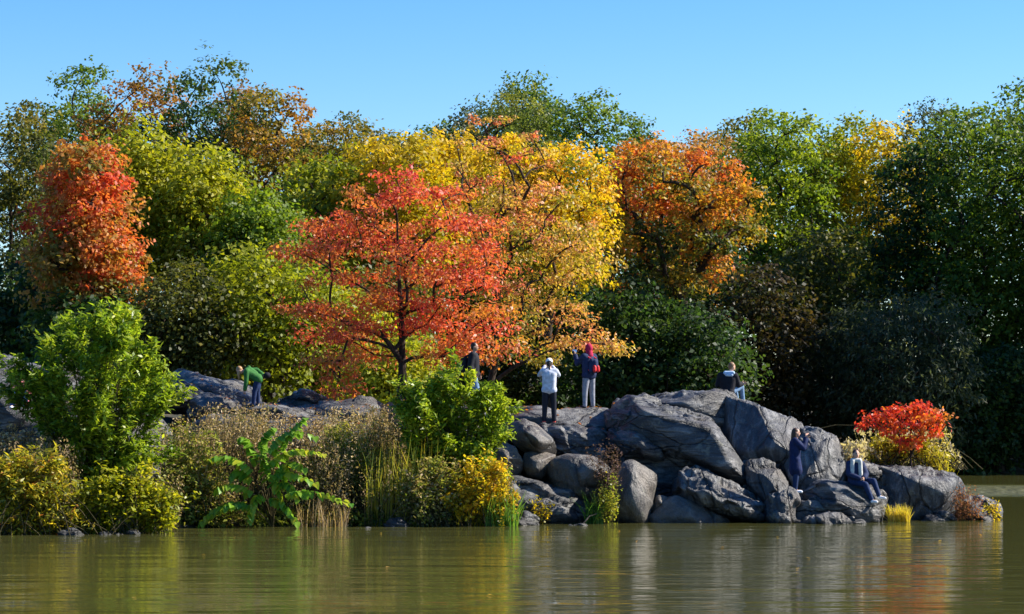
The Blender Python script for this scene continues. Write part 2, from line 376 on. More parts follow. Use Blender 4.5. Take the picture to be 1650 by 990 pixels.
rock('flat dark rock wall recessed behind the diamond boulder', [(985, 716), (1040, 722), (1100, 742), (1180, 784), (1200, 850), (1060, 850), (985, 820)], 61.8, 2.0, [(1060, 780, -0.4)], sub=5, seed=7, rough=0.6, strata=0.03)
rock('rough sunlit rock between slab and blue coat woman', [(1196, 752), (1212, 745), (1240, 745), (1262, 756), (1279, 780), (1278, 830), (1215, 830), (1200, 790)], 60.9, 2.2, [(1240, 770, -0.7), (1262, 792, -0.8)], sub=5, seed=8, mat=M_ROCKS, strata=0.12)
rock('diamond shaped dark boulder leaning at the waterline', [(1081, 775), (1100, 763), (1120, 757), (1146, 772), (1181, 786), (1218, 806), (1240, 820), (1238, 848), (1169, 840), (1118, 820), (1090, 794)], 60.2, 1.5, [(1120, 780, -0.7), (1175, 806, -0.9), (1225, 830, -0.8)], sub=6, seed=9, mat=M_ROCKS, strata=0.11, sn=(0.5, -0.5, 0.75))
rock('upright pale brown boulder with a hollowed top', [(996, 760), (1002, 746), (1016, 739), (1030, 747), (1046, 756), (1061, 764), (1061, 780), (1047, 808), (1038, 870), (982, 870), (986, 790)], 60.0, 1.4, [(1018, 762, -0.5), (1028, 830, -0.7), (998, 830, -0.6)], sub=5, seed=10, mat=M_ROCKB, rough=0.7, strata=0.02, p=16)
rock('smooth low slab running into the water', [(1050, 825), (1072, 804), (1092, 800), (1146, 826), (1174, 846), (1170, 872), (1046, 872)], 59.9, 1.5, [(1090, 822, -0.4), (1150, 846, -0.6)], sub=5, seed=11, mat=M_ROCKB, rough=0.6, strata=0.03)
rock('small sunlit block wedged between upright boulder and slab', [(1050, 806), (1060, 797), (1076, 802), (1082, 812), (1070, 828), (1050, 830)], 60.1, 0.9, [(1064, 812, -0.3)], sub=4, seed=12, mat=M_ROCKB)
rock('big smooth brown boulder with flat face', [(872, 760), (884, 742), (900, 735), (955, 734), (982, 743), (997, 760), (996, 790), (975, 815), (925, 812), (880, 785)], 60.6, 1.8, [(920, 750, -0.7), (970, 760, -0.8), (930, 795, -0.8)], sub=5, seed=13, mat=M_ROCKB, rough=0.55, strata=0.0, p=16)
rock('pale rounded boulder with half its face sunlit', [(818, 692), (828, 680), (845, 674), (866, 684), (890, 708), (898, 730), (876, 738), (842, 728), (824, 712)], 61.2, 1.8, [(842, 692, -0.5), (872, 712, -0.9)], sub=5, seed=14, mat=M_ROCKB, rough=0.6, strata=0.0)
rock('dark egg shaped boulder under the pale one', [(838, 750), (846, 731), (868, 724), (897, 732), (894, 752), (870, 773), (846, 769)], 60.9, 1.5, [(864, 742, -0.6), (858, 760, -0.6)], sub=5, seed=15, mat=M_ROCKB, rough=0.55, strata=0.0)
rock('long sloped slab with sunlit top edge by the yellow sapling', [(806, 764), (820, 758), (846, 772), (892, 792), (936, 808), (946, 834), (940, 868), (820, 868), (806, 800)], 60.0, 1.6, [(840, 800, -0.8), (900, 822, -0.9)], sub=5, seed=16, mat=M_ROCK, strata=0.05)
rock('small pale rock at the edge of the yellow leaved bush', [(800, 722), (812, 712), (830, 722), (843, 744), (840, 768), (812, 766), (800, 745)], 60.6, 1.4, [(824, 742, -0.5)], sub=5, seed=17, mat=M_ROCKB)
rock('level rock ledge on which the two photographers stand', [(800, 672), (812, 664), (850, 659), (908, 664), (985, 660), (1010, 668), (1012, 712), (905, 712), (805, 700)], 63.2, 3.4, [(850, 684, -0.8), (960, 688, -0.9)], block=0.6, sub=6, seed=18, strata=0.07, rough=0.9, p=20)
rock('stepped rock front below the two photographers', [(868, 690), (892, 682), (950, 686), (992, 690), (1000, 730), (985, 756), (890, 752), (872, 722)], 62.2, 2.0, [(905, 706, -0.7), (965, 712, -0.6), (930, 740, -0.8)], sub=6, seed=19, strata=0.16, rough=1.3)
rock('narrow pointed boulder at the feet of the blue coat woman', [(1234, 806), (1246, 790), (1268, 786), (1287, 794), (1284, 830), (1282, 868), (1238, 868)], 59.7, 1.2, [(1262, 808, -0.5), (1252, 840, -0.5)], sub=5, seed=20, mat=M_ROCKS, p=20)
rock('low flat stone the blue coat woman stands on', [(1270, 806), (1284, 800), (1322, 802), (1342, 814), (1356, 834), (1350, 868), (1272, 868)], 59.9, 1.3, [(1310, 822, -0.4), (1300, 850, -0.5)], sub=5, seed=21)
rock('rounded dark boulder under the seated woman in a scarf', [(1288, 800), (1308, 785), (1336, 777), (1358, 780), (1402, 785), (1426, 792), (1438, 804), (1433, 824), (1422, 856), (1380, 860), (1345, 835), (1300, 822)], 60.2, 1.8, [(1330, 800, -0.7), (1400, 812, -0.8), (1415, 835, -0.6)], block=0.4, sub=6, seed=22, rough=0.9, strata=0.05)
rock('low wet rocks at the waterline below the seated woman', [(1294, 850), (1318, 833), (1345, 831), (1382, 830), (1398, 840), (1402, 862), (1296, 866)], 59.2, 0.9, [(1340, 842, -0.3)], sub=5, seed=23, mat=M_ROCKS, strata=0.2, rough=1.6)
rock('big smooth striated dome at the right tip', [(1392, 775), (1400, 755), (1425, 751), (1452, 750), (1480, 757), (1518, 763), (1543, 773), (1556, 790), (1552, 856), (1430, 860), (1395, 830)], 61.8, 3.0, [(1430, 775, -0.6), (1500, 785, -0.9), (1530, 815, -0.9), (1440, 830, -0.9)], block=0.35, sub=6, seed=24, mat=M_ROCKS, strata=0.07, sn=(0.85, -0.25, 0.35), freq=5.0)
rock('small rock behind the seated woman', [(1370, 760), (1384, 745), (1402, 745), (1416, 757), (1414, 792), (1372, 796)], 61.6, 1.4, [(1392, 770, -0.4)], sub=5, seed=25)
rock('low tapering rock at the far right point', [(1540, 806), (1560, 797), (1584, 800), (1606, 811), (1620, 828), (1616, 856), (1545, 860)], 62.0, 1.4, [(1580, 822, -0.5)], sub=5, seed=26, mat=M_ROCKS, strata=0.12)
rock('small wet stone in front of the red brown shrub', [(1554, 838), (1570, 825), (1590, 823), (1602, 834), (1600, 850), (1556, 852)], 61.2, 0.6, [(1576, 834, -0.2)], sub=4, seed=27)
rock('flat dark stone barely out of the water at the dome foot', [(1478, 838), (1500, 828), (1526, 829), (1540, 838), (1536, 850), (1480, 850)], 60.8, 0.7, [(1506, 836, -0.2)], sub=4, seed=28)
# ---- left-hand ledges
GL = 'ledges of the left bank'
rock('pale rock outcrop at the left edge of the picture', [(-40, 585), (-10, 574), (18, 573), (38, 581), (52, 602), (60, 650), (50, 720), (-40, 720)], 62.0, 3.0, [(0, 610, -0.8), (20, 660, -1.2)], sub=5, seed=31, group=GL)
rock('grey rock showing above the large green willow shrub', [(66, 600), (74, 580), (92, 570), (112, 574), (120, 600), (112, 640), (70, 640)], 63.0, 2.0, [(94, 590, -0.4)], sub=5, seed=32, group=GL)
rock('long bluish sloping ledge left of the bending woman', [(262, 612), (276, 603), (298, 608), (334, 613), (364, 625), (398, 638), (404, 660), (310, 664), (262, 640)], 66.5, 3.5, [(300, 626, -1.0), (350, 638, -1.2)], sub=5, seed=33, group=GL, rough=0.8)
rock('low hump of ledge beside the willow shrub', [(256, 634), (266, 622), (284, 619), (306, 628), (322, 640), (312, 660), (262, 664)], 64.5, 1.8, [(286, 634, -0.5)], sub=5, seed=34, group=GL, rough=0.8)
rock('smooth pale hump in front of the bending woman', [(294, 660), (304, 647), (320, 641), (348, 643), (380, 652), (392, 668), (370, 690), (300, 690)], 64.0, 1.8, [(330, 656, -0.7)], sub=5, seed=35, group=GL, rough=0.7)
rock('dark ledge behind the bending woman', [(340, 624), (352, 615), (368, 613), (398, 624), (420, 640), (410, 656), (350, 648)], 68.5, 2.0, [(370, 628, -0.4)], sub=5, seed=36, group=GL)
rock('flat cracked ledge under the bending woman', [(366, 668), (384, 661), (416, 656), (446, 655), (480, 657), (508, 662), (512, 692), (440, 708), (372, 698)], 64.2, 3.0, [(410, 664, -1.2), (470, 668, -1.2)], sub=6, seed=37, group=GL, strata=0.12, p=20)
rock('dark oval boulder lying on the ledge', [(445, 646), (456, 637), (474, 630), (494, 631), (518, 640), (542, 650), (530, 664), (460, 662)], 67.6, 1.8, [(488, 645, -0.5)], sub=5, seed=38, group=GL, rough=0.8)
rock('low pale ledge left of the red oak trunk', [(492, 662), (506, 654), (552, 648), (602, 649), (630, 664), (640, 690), (600, 712), (500, 704)], 65.0, 3.0, [(545, 664, -1.2), (605, 672, -1.2)], sub=6, seed=39, group=GL, strata=0.08, p=18)
rock('flat ledge around the red oak trunk', [(600, 660), (625, 651), (690, 648), (790, 652), (830, 664), (830, 700), (700, 715), (605, 700)], 64.4, 4.0, [(690, 668, -1.2), (780, 670, -1.2)], sub=5, seed=40, group=GL, p=18)
rock('shaded rock wall behind the brown weeds', [(250, 690), (300, 668), (420, 676), (560, 680), (650, 684), (660, 780), (480, 800), (260, 790)], 63.4, 2.5, [(350, 720, -1.0), (580, 720, -1.0)], sub=6, seed=41, group=GL, strata=0.1)
rock('shaded rock wall behind the centre willow shrub', [(640, 690), (720, 676), (815, 690), (825, 780), (700, 800), (640, 770)], 63.0, 2.5, [(740, 720, -0.8)], sub=5, seed=42, group=GL)
rock('rock mass below the left outcrop', [(-60, 700), (60, 680), (180, 660), (270, 660), (280, 760), (150, 790), (-60, 790)], 61.5, 3.0, [(100, 720, -1.0)], sub=5, seed=43, group=GL)
GS = 'stones along the waterline'
rock('dark wet stone below the reedy stalks', [(616, 850), (628, 839), (646, 836), (660, 842), (662, 858), (618, 860)], 57.4, 0.5, [(640, 845, -0.15)], sub=4, seed=51, group=GS, name='shore_stone')
rock('angular grey stone at the foot of the grass', [(818, 848), (830, 835), (848, 832), (862, 840), (866, 856), (822, 858)], 58.2, 0.6, [(842, 842, -0.2)], sub=4, seed=52, group=GS, name='shore_stone', rough=1.8)
rock('flat stone awash left of the reedy stalks', [(562, 858), (574, 851), (592, 851), (602, 857), (598, 864), (566, 864)], 56.6, 0.4, [], sub=4, seed=53, group=GS, name='shore_stone')
rock('pale flat stone awash below the sedge tuft', [(910, 852), (922, 845), (944, 846), (952, 852), (946, 858), (914, 858)], 58.0, 0.4, [], sub=4, seed=54, group=GS, name='shore_stone')
rock('dark stone at the foot of the yellow bank bush', [(84, 868), (96, 859), (122, 858), (134, 866), (130, 876), (88, 876)], 53.0, 0.5, [], sub=4, seed=55, group=GS, name='shore_stone')
rock('pale stone at the water below the low green bush', [(196, 866), (204, 859), (216, 859), (222, 866), (218, 874), (198, 874)], 53.4, 0.4, [], sub=4, seed=56, group=GS, name='shore_stone')
rock('long dark stone at the water below the willow shrub', [(150, 870), (162, 862), (190, 862), (198, 870), (192, 878), (154, 878)], 53.3, 0.4, [], sub=4, seed=57, group=GS, name='shore_stone')

_allV, _allF, _o = [], [], 0
for o, V, F in ROCKS:
    _allV.append(V); _allF.append(F + _o); _o += len(V)
rock_bvh = BVHTree.FromPolygons([tuple(v) for v in np.concatenate(_allV)], [tuple(int(k) for k in f) for f in np.concatenate(_allF)])
def drop(x, y, z0=8.0):
    z = -9.0
    for b in (rock_bvh, ground_bvh):
        h = b.ray_cast(Vector((x, y, z0)), Vector((0, 0, -1)))
        if h[0] is not None: z = max(z, h[0].z)
    return z

# ------------------------------------------------------------------ foliage builders
def leaves_mesh(name, C, Nn, A, L, W, col, fold=0.12, bend=0.0, mid=-0.06):
    n = len(C); Nn = unit(Nn); A = unit(A - Nn * (A * Nn).sum(1, keepdims=True)); B = np.cross(Nn, A)
    L = np.broadcast_to(L, (n,))[:, None]; W = np.broadcast_to(W, (n,))[:, None]
    m = C + A * L * mid
    V = np.stack([C - A * L / 2, m - B * W / 2 + Nn * W * fold, C + A * L / 2 - Nn * L * bend, m + B * W / 2 + Nn * W * fold], 1).reshape(-1, 3)
    me = mesh_np(name, V, np.arange(4 * n), np.arange(n) * 4)
    a = me.attributes.new('leaf_colour', 'FLOAT_COLOR', 'FACE')
    c4 = np.ones((n, 4), np.float32); c4[:, :3] = np.clip(col, 0.003, 0.9)
    a.data.foreach_set('color', c4.ravel())
    return me

def ramp(pal, t):
    pal = np.array(pal, float); t = np.clip(t, 0, 1) * (len(pal) - 1)
    i = np.minimum(t.astype(int), len(pal) - 2); f = (t - i)[:, None]
    return pal[i] * (1 - f) + pal[i + 1] * f

class Tubes:
    def __init__(s): s.V = []; s.Q = []; s.n = 0
    def add(s, pts, rad, sides=6):
        pts = np.asarray(pts, float); k = len(pts); rad = np.broadcast_to(rad, (k,))
        T = unit(np.gradient(pts, axis=0))
        ref = np.where(np.abs(T[:, 2:3]) > 0.9, np.array([[1.0, 0, 0]]), np.array([[0, 0, 1.0]]))
        U = unit(np.cross(T, ref)); W = np.cross(T, U)
        a = np.arange(sides) * 2 * math.pi / sides
        ring = pts[:, None, :] + rad[:, None, None] * (np.cos(a)[None, :, None] * U[:, None, :] + np.sin(a)[None, :, None] * W[:, None, :])
        s.V.append(ring.reshape(-1, 3))
        i, j = np.meshgrid(np.arange(k - 1), np.arange(sides), indexing='ij'); i = i.ravel(); j = j.ravel(); j2 = (j + 1) % sides
        s.Q.append(np.stack([i * sides + j, i * sides + j2, (i + 1) * sides + j2, (i + 1) * sides + j], 1) + s.n)
        s.n += k * sides
    def mesh(s, name): return mesh_faces(name, np.concatenate(s.V), np.concatenate(s.Q), smooth=True)

def inside(poly, p):
    x, y = p[:, 0], p[:, 1]; c = np.zeros(len(p), bool); m = len(poly)
    for i in range(m):
        x1, y1 = poly[i]; x2, y2 = poly[(i + 1) % m]
        cond = (y1 > y) != (y2 > y)
        c ^= cond & (x < (x2 - x1) * (y - y1) / (y2 - y1 + 1e-12) + x1)
    return c
def edge_dist(poly, p):
    d = np.full(len(p), 1e9); m = len(poly)
    for i in range(m):
        a = np.array(poly[i], float); b = np.array(poly[(i + 1) % m], float); ab = b - a
        t = np.clip(((p - a) @ ab) / (ab @ ab + 1e-9), 0, 1)
        d = np.minimum(d, np.linalg.norm(p - a - t[:, None] * ab, axis=1))
    return d

def ell(cx, top, hw, bot, rng):
    a = np.linspace(0, 2 * math.pi, 22, endpoint=False)
    cy = top + (bot - top) * 0.46
    out = []
    for t in a:
        r = 1 + rng.uniform(-0.2, 0.1)
        y = math.sin(t); x = math.cos(t)
        sx = abs(x) ** 0.85 * (1 if x > 0 else -1)
        out.append((cx + sx * hw * r, cy + (y * (bot - cy) if y > 0 else y * (cy - top)) * (1 + (r - 1) * 0.5)))
    return out

def limbs(tb, base, trunk_top, lobes, r_base, rng, sides=6, trunk_lean=0.03, min_r=0.012, up=0.25, wig=0.06):
    """grow limbs from a trunk towards the foliage clumps; radii thicken towards the root"""
    H = np.linalg.norm(trunk_top - base); k = max(5, int(H / 0.9))
    t = np.linspace(0, 1, k)[:, None]
    tr = base + (trunk_top - base) * t + np.concatenate([rng.normal(0, trunk_lean * H / 4, (k, 2)), np.zeros((k, 1))], 1) * (t * (1 - t) * 4)
    nodes = [p for p in tr]; parent = [-1] + list(range(k - 1)); paths = [list(range(k))]
    order = np.argsort(np.linalg.norm(lobes - (base + (trunk_top - base) * 0.6), axis=1))
    for li in order:
        tgt = lobes[li]; nd = np.array(nodes); v = tgt - nd; dist = np.linalg.norm(v, axis=1)
        hor = np.linalg.norm(v[:, :2], axis=1)
        cost = dist + 3.0 * np.maximum(0.25 * hor - v[:, 2], 0) + 100.0 * (np.arange(len(nd)) < max(1, int(k * 0.22)))
        s = int(np.argmin(cost)); a = nd[s]; d = dist[s]
        if d < 0.25: continue
        m = max(3, int(d / 0.6) + 1); u = np.linspace(0, 1, m + 1)[1:, None]
        c = a + (tgt - a) * 0.45 + np.array([0, 0, up * d]) + rng.normal(0, wig * d, 3)
        pts = (1 - u) ** 2 * a + 2 * u * (1 - u) * c + u ** 2 * tgt + rng.normal(0, wig * 0.35, (m, 3)) * (u < 0.99)
        pr = s; path = [s]
        for q in pts:
            nodes.append(q); parent.append(pr); pr = len(nodes) - 1; path.append(pr)
        paths.append(path)
    n = len(nodes); w = np.zeros(n)
    for pth in paths: w[pth[-1]] += 1
    for i in range(n - 1, 0, -1):
        if parent[i] >= 0: w[parent[i]] += w[i] if parent[i] < i else 0
    rad = np.maximum(r_base * (w / w[0]) ** 0.45, min_r)
    nodes = np.array(nodes)
    for i, pth in enumerate(paths):
        rr = rad[pth].copy()
        if i == 0:
            tt = np.linspace(0, 1, len(rr)); rr = np.maximum(rr * 0.8, r_base * (1 - 0.88 * tt)) ; rr[0] *= 1.35
            pp = nodes[pth].copy()
        else:
            rr[0] = rr[1]; rr[-1] *= 0.6; pp = nodes[pth]
        tb.add(pp, rr, sides + (2 if i == 0 else 0))
    return nodes, rad

P_COL = dict(
    green=[(.04, .085, .012), (.085, .145, .016), (.17, .22, .022)],
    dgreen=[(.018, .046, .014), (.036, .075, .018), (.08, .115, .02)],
    lgreen=[(.07, .13, .012), (.15, .22, .016), (.28, .33, .025)],
    ygreen=[(.13, .17, .012), (.27, .29, .015), (.45, .4, .02)],
    yellow=[(.28, .25, .012), (.5, .36, .015), (.68, .44, .02)],
    gold=[(.16, .19, .02), (.42, .35, .02), (.66, .45, .02), (.68, .38, .03)],
    olive=[(.055, .07, .018), (.11, .115, .02), (.22, .17, .025)],
    oliveg=[(.05, .08, .015), (.15, .14, .02), (.3, .21, .03), (.34, .16, .03)],
    brown=[(.05, .08, .018), (.13, .1, .02), (.27, .14, .03), (.34, .15, .035)],
    soft=[(.09, .13, .03), (.15, .185, .04), (.23, .23, .05)],
    grey=[(.045, .07, .036), (.08, .1, .055), (.12, .13, .065)],
    ored=[(.04, .07, .018), (.18, .17, .025), (.44, .29, .03), (.54, .22, .035), (.58, .13, .035)],
    tan=[(.25, .18, .04), (.4, .2, .05), (.5, .2, .07)],
    redtree=[(.2, .17, .03), (.42, .24, .05), (.54, .2, .05), (.6, .13, .04), (.56, .07, .04)],
    redoak=[(.46, .24, .04), (.58, .2, .05), (.64, .14, .06), (.64, .09, .06), (.56, .04, .06)],
    goldoak=[(.2, .22, .03), (.48, .34, .04), (.6, .34, .1), (.62, .23, .1), (.6, .12, .07)],
    scarlet=[(.56, .2, .03), (.64, .12, .03), (.66, .06, .03), (.58, .025, .035)],
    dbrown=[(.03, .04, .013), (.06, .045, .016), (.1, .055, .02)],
)

def crown_leaves(name, lobes, lr, rng, n, leaf, pal, tbase, tnoise=0.16, squash=0.8, cluster=0.28, ncl=14, upb=0.35, droop=0.25, mat=M_LEAF, parent=None, fill=0.5):
    """leaf-sized faces gathered in sprays round every clump centre"""
    m = len(lobes); w = lr ** 2; cnt = np.maximum((n * w / w.sum()).astype(int), 20)
    Cs, Ds, Ts = [], [], []
    for i in range(m):
        k = max(5, int(ncl * (lr[i] / lr.mean()) ** 1.6))
        d = unit(rng.normal(size=(k, 3)) + np.array([0, 0, upb])) * (rng.uniform(fill, 1.05, (k, 1)) ** 0.6 + (rng.random((k, 1)) < 0.14) * rng.uniform(0.15, 0.55, (k, 1)))
        sc = d * lr[i] * np.array([1, 1, squash])
        j = rng.integers(0, k, cnt[i])
        sig = cluster * lr[i] * rng.uniform(0.7, 1.3, k)
        off = rng.normal(size=(cnt[i], 3)) * sig[j][:, None] * np.array([1, 1, 0.6])
        pos = sc[j] + off
        Cs.append(lobes[i] + pos); Ds.append(unit(pos / np.array([1, 1, squash])))
        ct = rng.normal(0, tnoise * 0.6, k)
        Ts.append(tbase[i] + ct[j] + rng.normal(0, tnoise * 0.55, cnt[i]))
    C = np.concatenate(Cs); Dn = np.concatenate(Ds); T = np.concatenate(Ts); q = len(C)
    Nn = unit(Dn * 0.55 + np.array([0.0, 0, 0.45]) + rng.normal(0, 0.55, (q, 3)))
    A = unit(Dn * 0.7 + rng.normal(0, 0.7, (q, 3)) + np.array([0, 0, -droop]))
    L = leaf[0] * rng.uniform(0.65, 1.3, q); W = leaf[1] * rng.uniform(0.7, 1.25, q)
    col = ramp(pal, T) * rng.uniform(0.78, 1.22, (q, 1))
    return link(name, leaves_mesh(name, C, Nn, A, L, W, col), mat, parent)

def tree(name, label, group, poly, Y, pal, n=12000, leaf=(0.27, 0.19), lobe=1.1, nl=46, base=None, top=None, r=0.22, seed=0, grad=(0.45, 0.0), depth=0.9, squash=0.8, mat=M_LEAF, bark=M_BARK, cat='tree', tnoise=0.16, ncl=14, cluster=0.28, upb=0.35, sides=5, lnoise=0.22, fill=0.5, droop=0.25, up=0.25, tier=0.0, thin=0.0):
    rng = np.random.default_rng(1000 + seed)
    if isinstance(poly[0], (int, float)): poly = ell(*poly, rng)
    s = Y / FPX
    pw = [((x - 825) * s, CAMH + (HOR - y) * s) for x, y in poly]
    arr = np.array(pw); lo, hi = arr.min(0), arr.max(0)
    cand = rng.uniform(lo, hi, (6000, 2)); cand = cand[inside(pw, cand)]; ed = edge_dist(pw, cand)
    k = ed > 0.5 * lobe; cand, ed = cand[k], ed[k]
    Rm = max(ed.max(), lobe)
    sel = [int(np.argmax(ed))]; pts3 = []
    hd = np.sqrt(np.maximum(Rm ** 2 - (Rm - ed) ** 2, 0.02)) * depth
    yo = rng.choice([-1, -1, 1], len(cand)) * rng.uniform(0.15, 1, len(cand)) ** 0.5 * hd
    c3 = np.stack([cand[:, 0], Y + yo, cand[:, 1]], 1)
    dmin = np.linalg.norm(c3 - c3[sel[0]], axis=1)
    for _ in range(nl - 1):                                   # spread the clumps evenly through the crown
        j = int(np.argmax(dmin * (1 + 0.25 * rng.random(len(c3))))); sel.append(j)
        dmin = np.minimum(dmin, np.linalg.norm(c3 - c3[j], axis=1))
    lobes = c3[sel]; lr = lobe * rng.uniform(0.7, 1.3, len(sel))
    if tier:                                                  # branches held out in tiers, dipping outwards
        hz = np.abs(lobes[:, 0] - arr[:, 0].mean())
        z = lobes[:, 2] + 0.12 * hz
        lobes[:, 2] = np.round(z / tier) * tier - 0.12 * hz + rng.normal(0, tier * 0.2, len(z))
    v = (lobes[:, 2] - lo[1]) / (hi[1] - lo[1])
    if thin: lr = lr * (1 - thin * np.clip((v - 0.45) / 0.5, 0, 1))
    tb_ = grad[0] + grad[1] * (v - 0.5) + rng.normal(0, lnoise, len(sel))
    if base is None: bx = float(arr[:, 0].mean())
    else: bx = (base[0] - 825) * s
    bz = drop(bx, Y)
    bp = np.array([bx, Y, bz - 0.15])
    tp = np.array([arr[:, 0].mean() * 0.6 + bx * 0.4, Y, lo[1] + (hi[1] - lo[1]) * 0.72]) if top is None else at(top[0], top[1], Y)
    root = empty(name, (bx, Y, bz)); tag(root, label, cat, group)
    tb = Tubes(); limbs(tb, bp, tp, lobes, r, rng, sides, up=up)
    link('trunk', tb.mesh('trunk'), bark, root)
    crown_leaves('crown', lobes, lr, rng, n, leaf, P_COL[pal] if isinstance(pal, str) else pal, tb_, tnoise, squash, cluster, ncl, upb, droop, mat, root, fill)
    return root


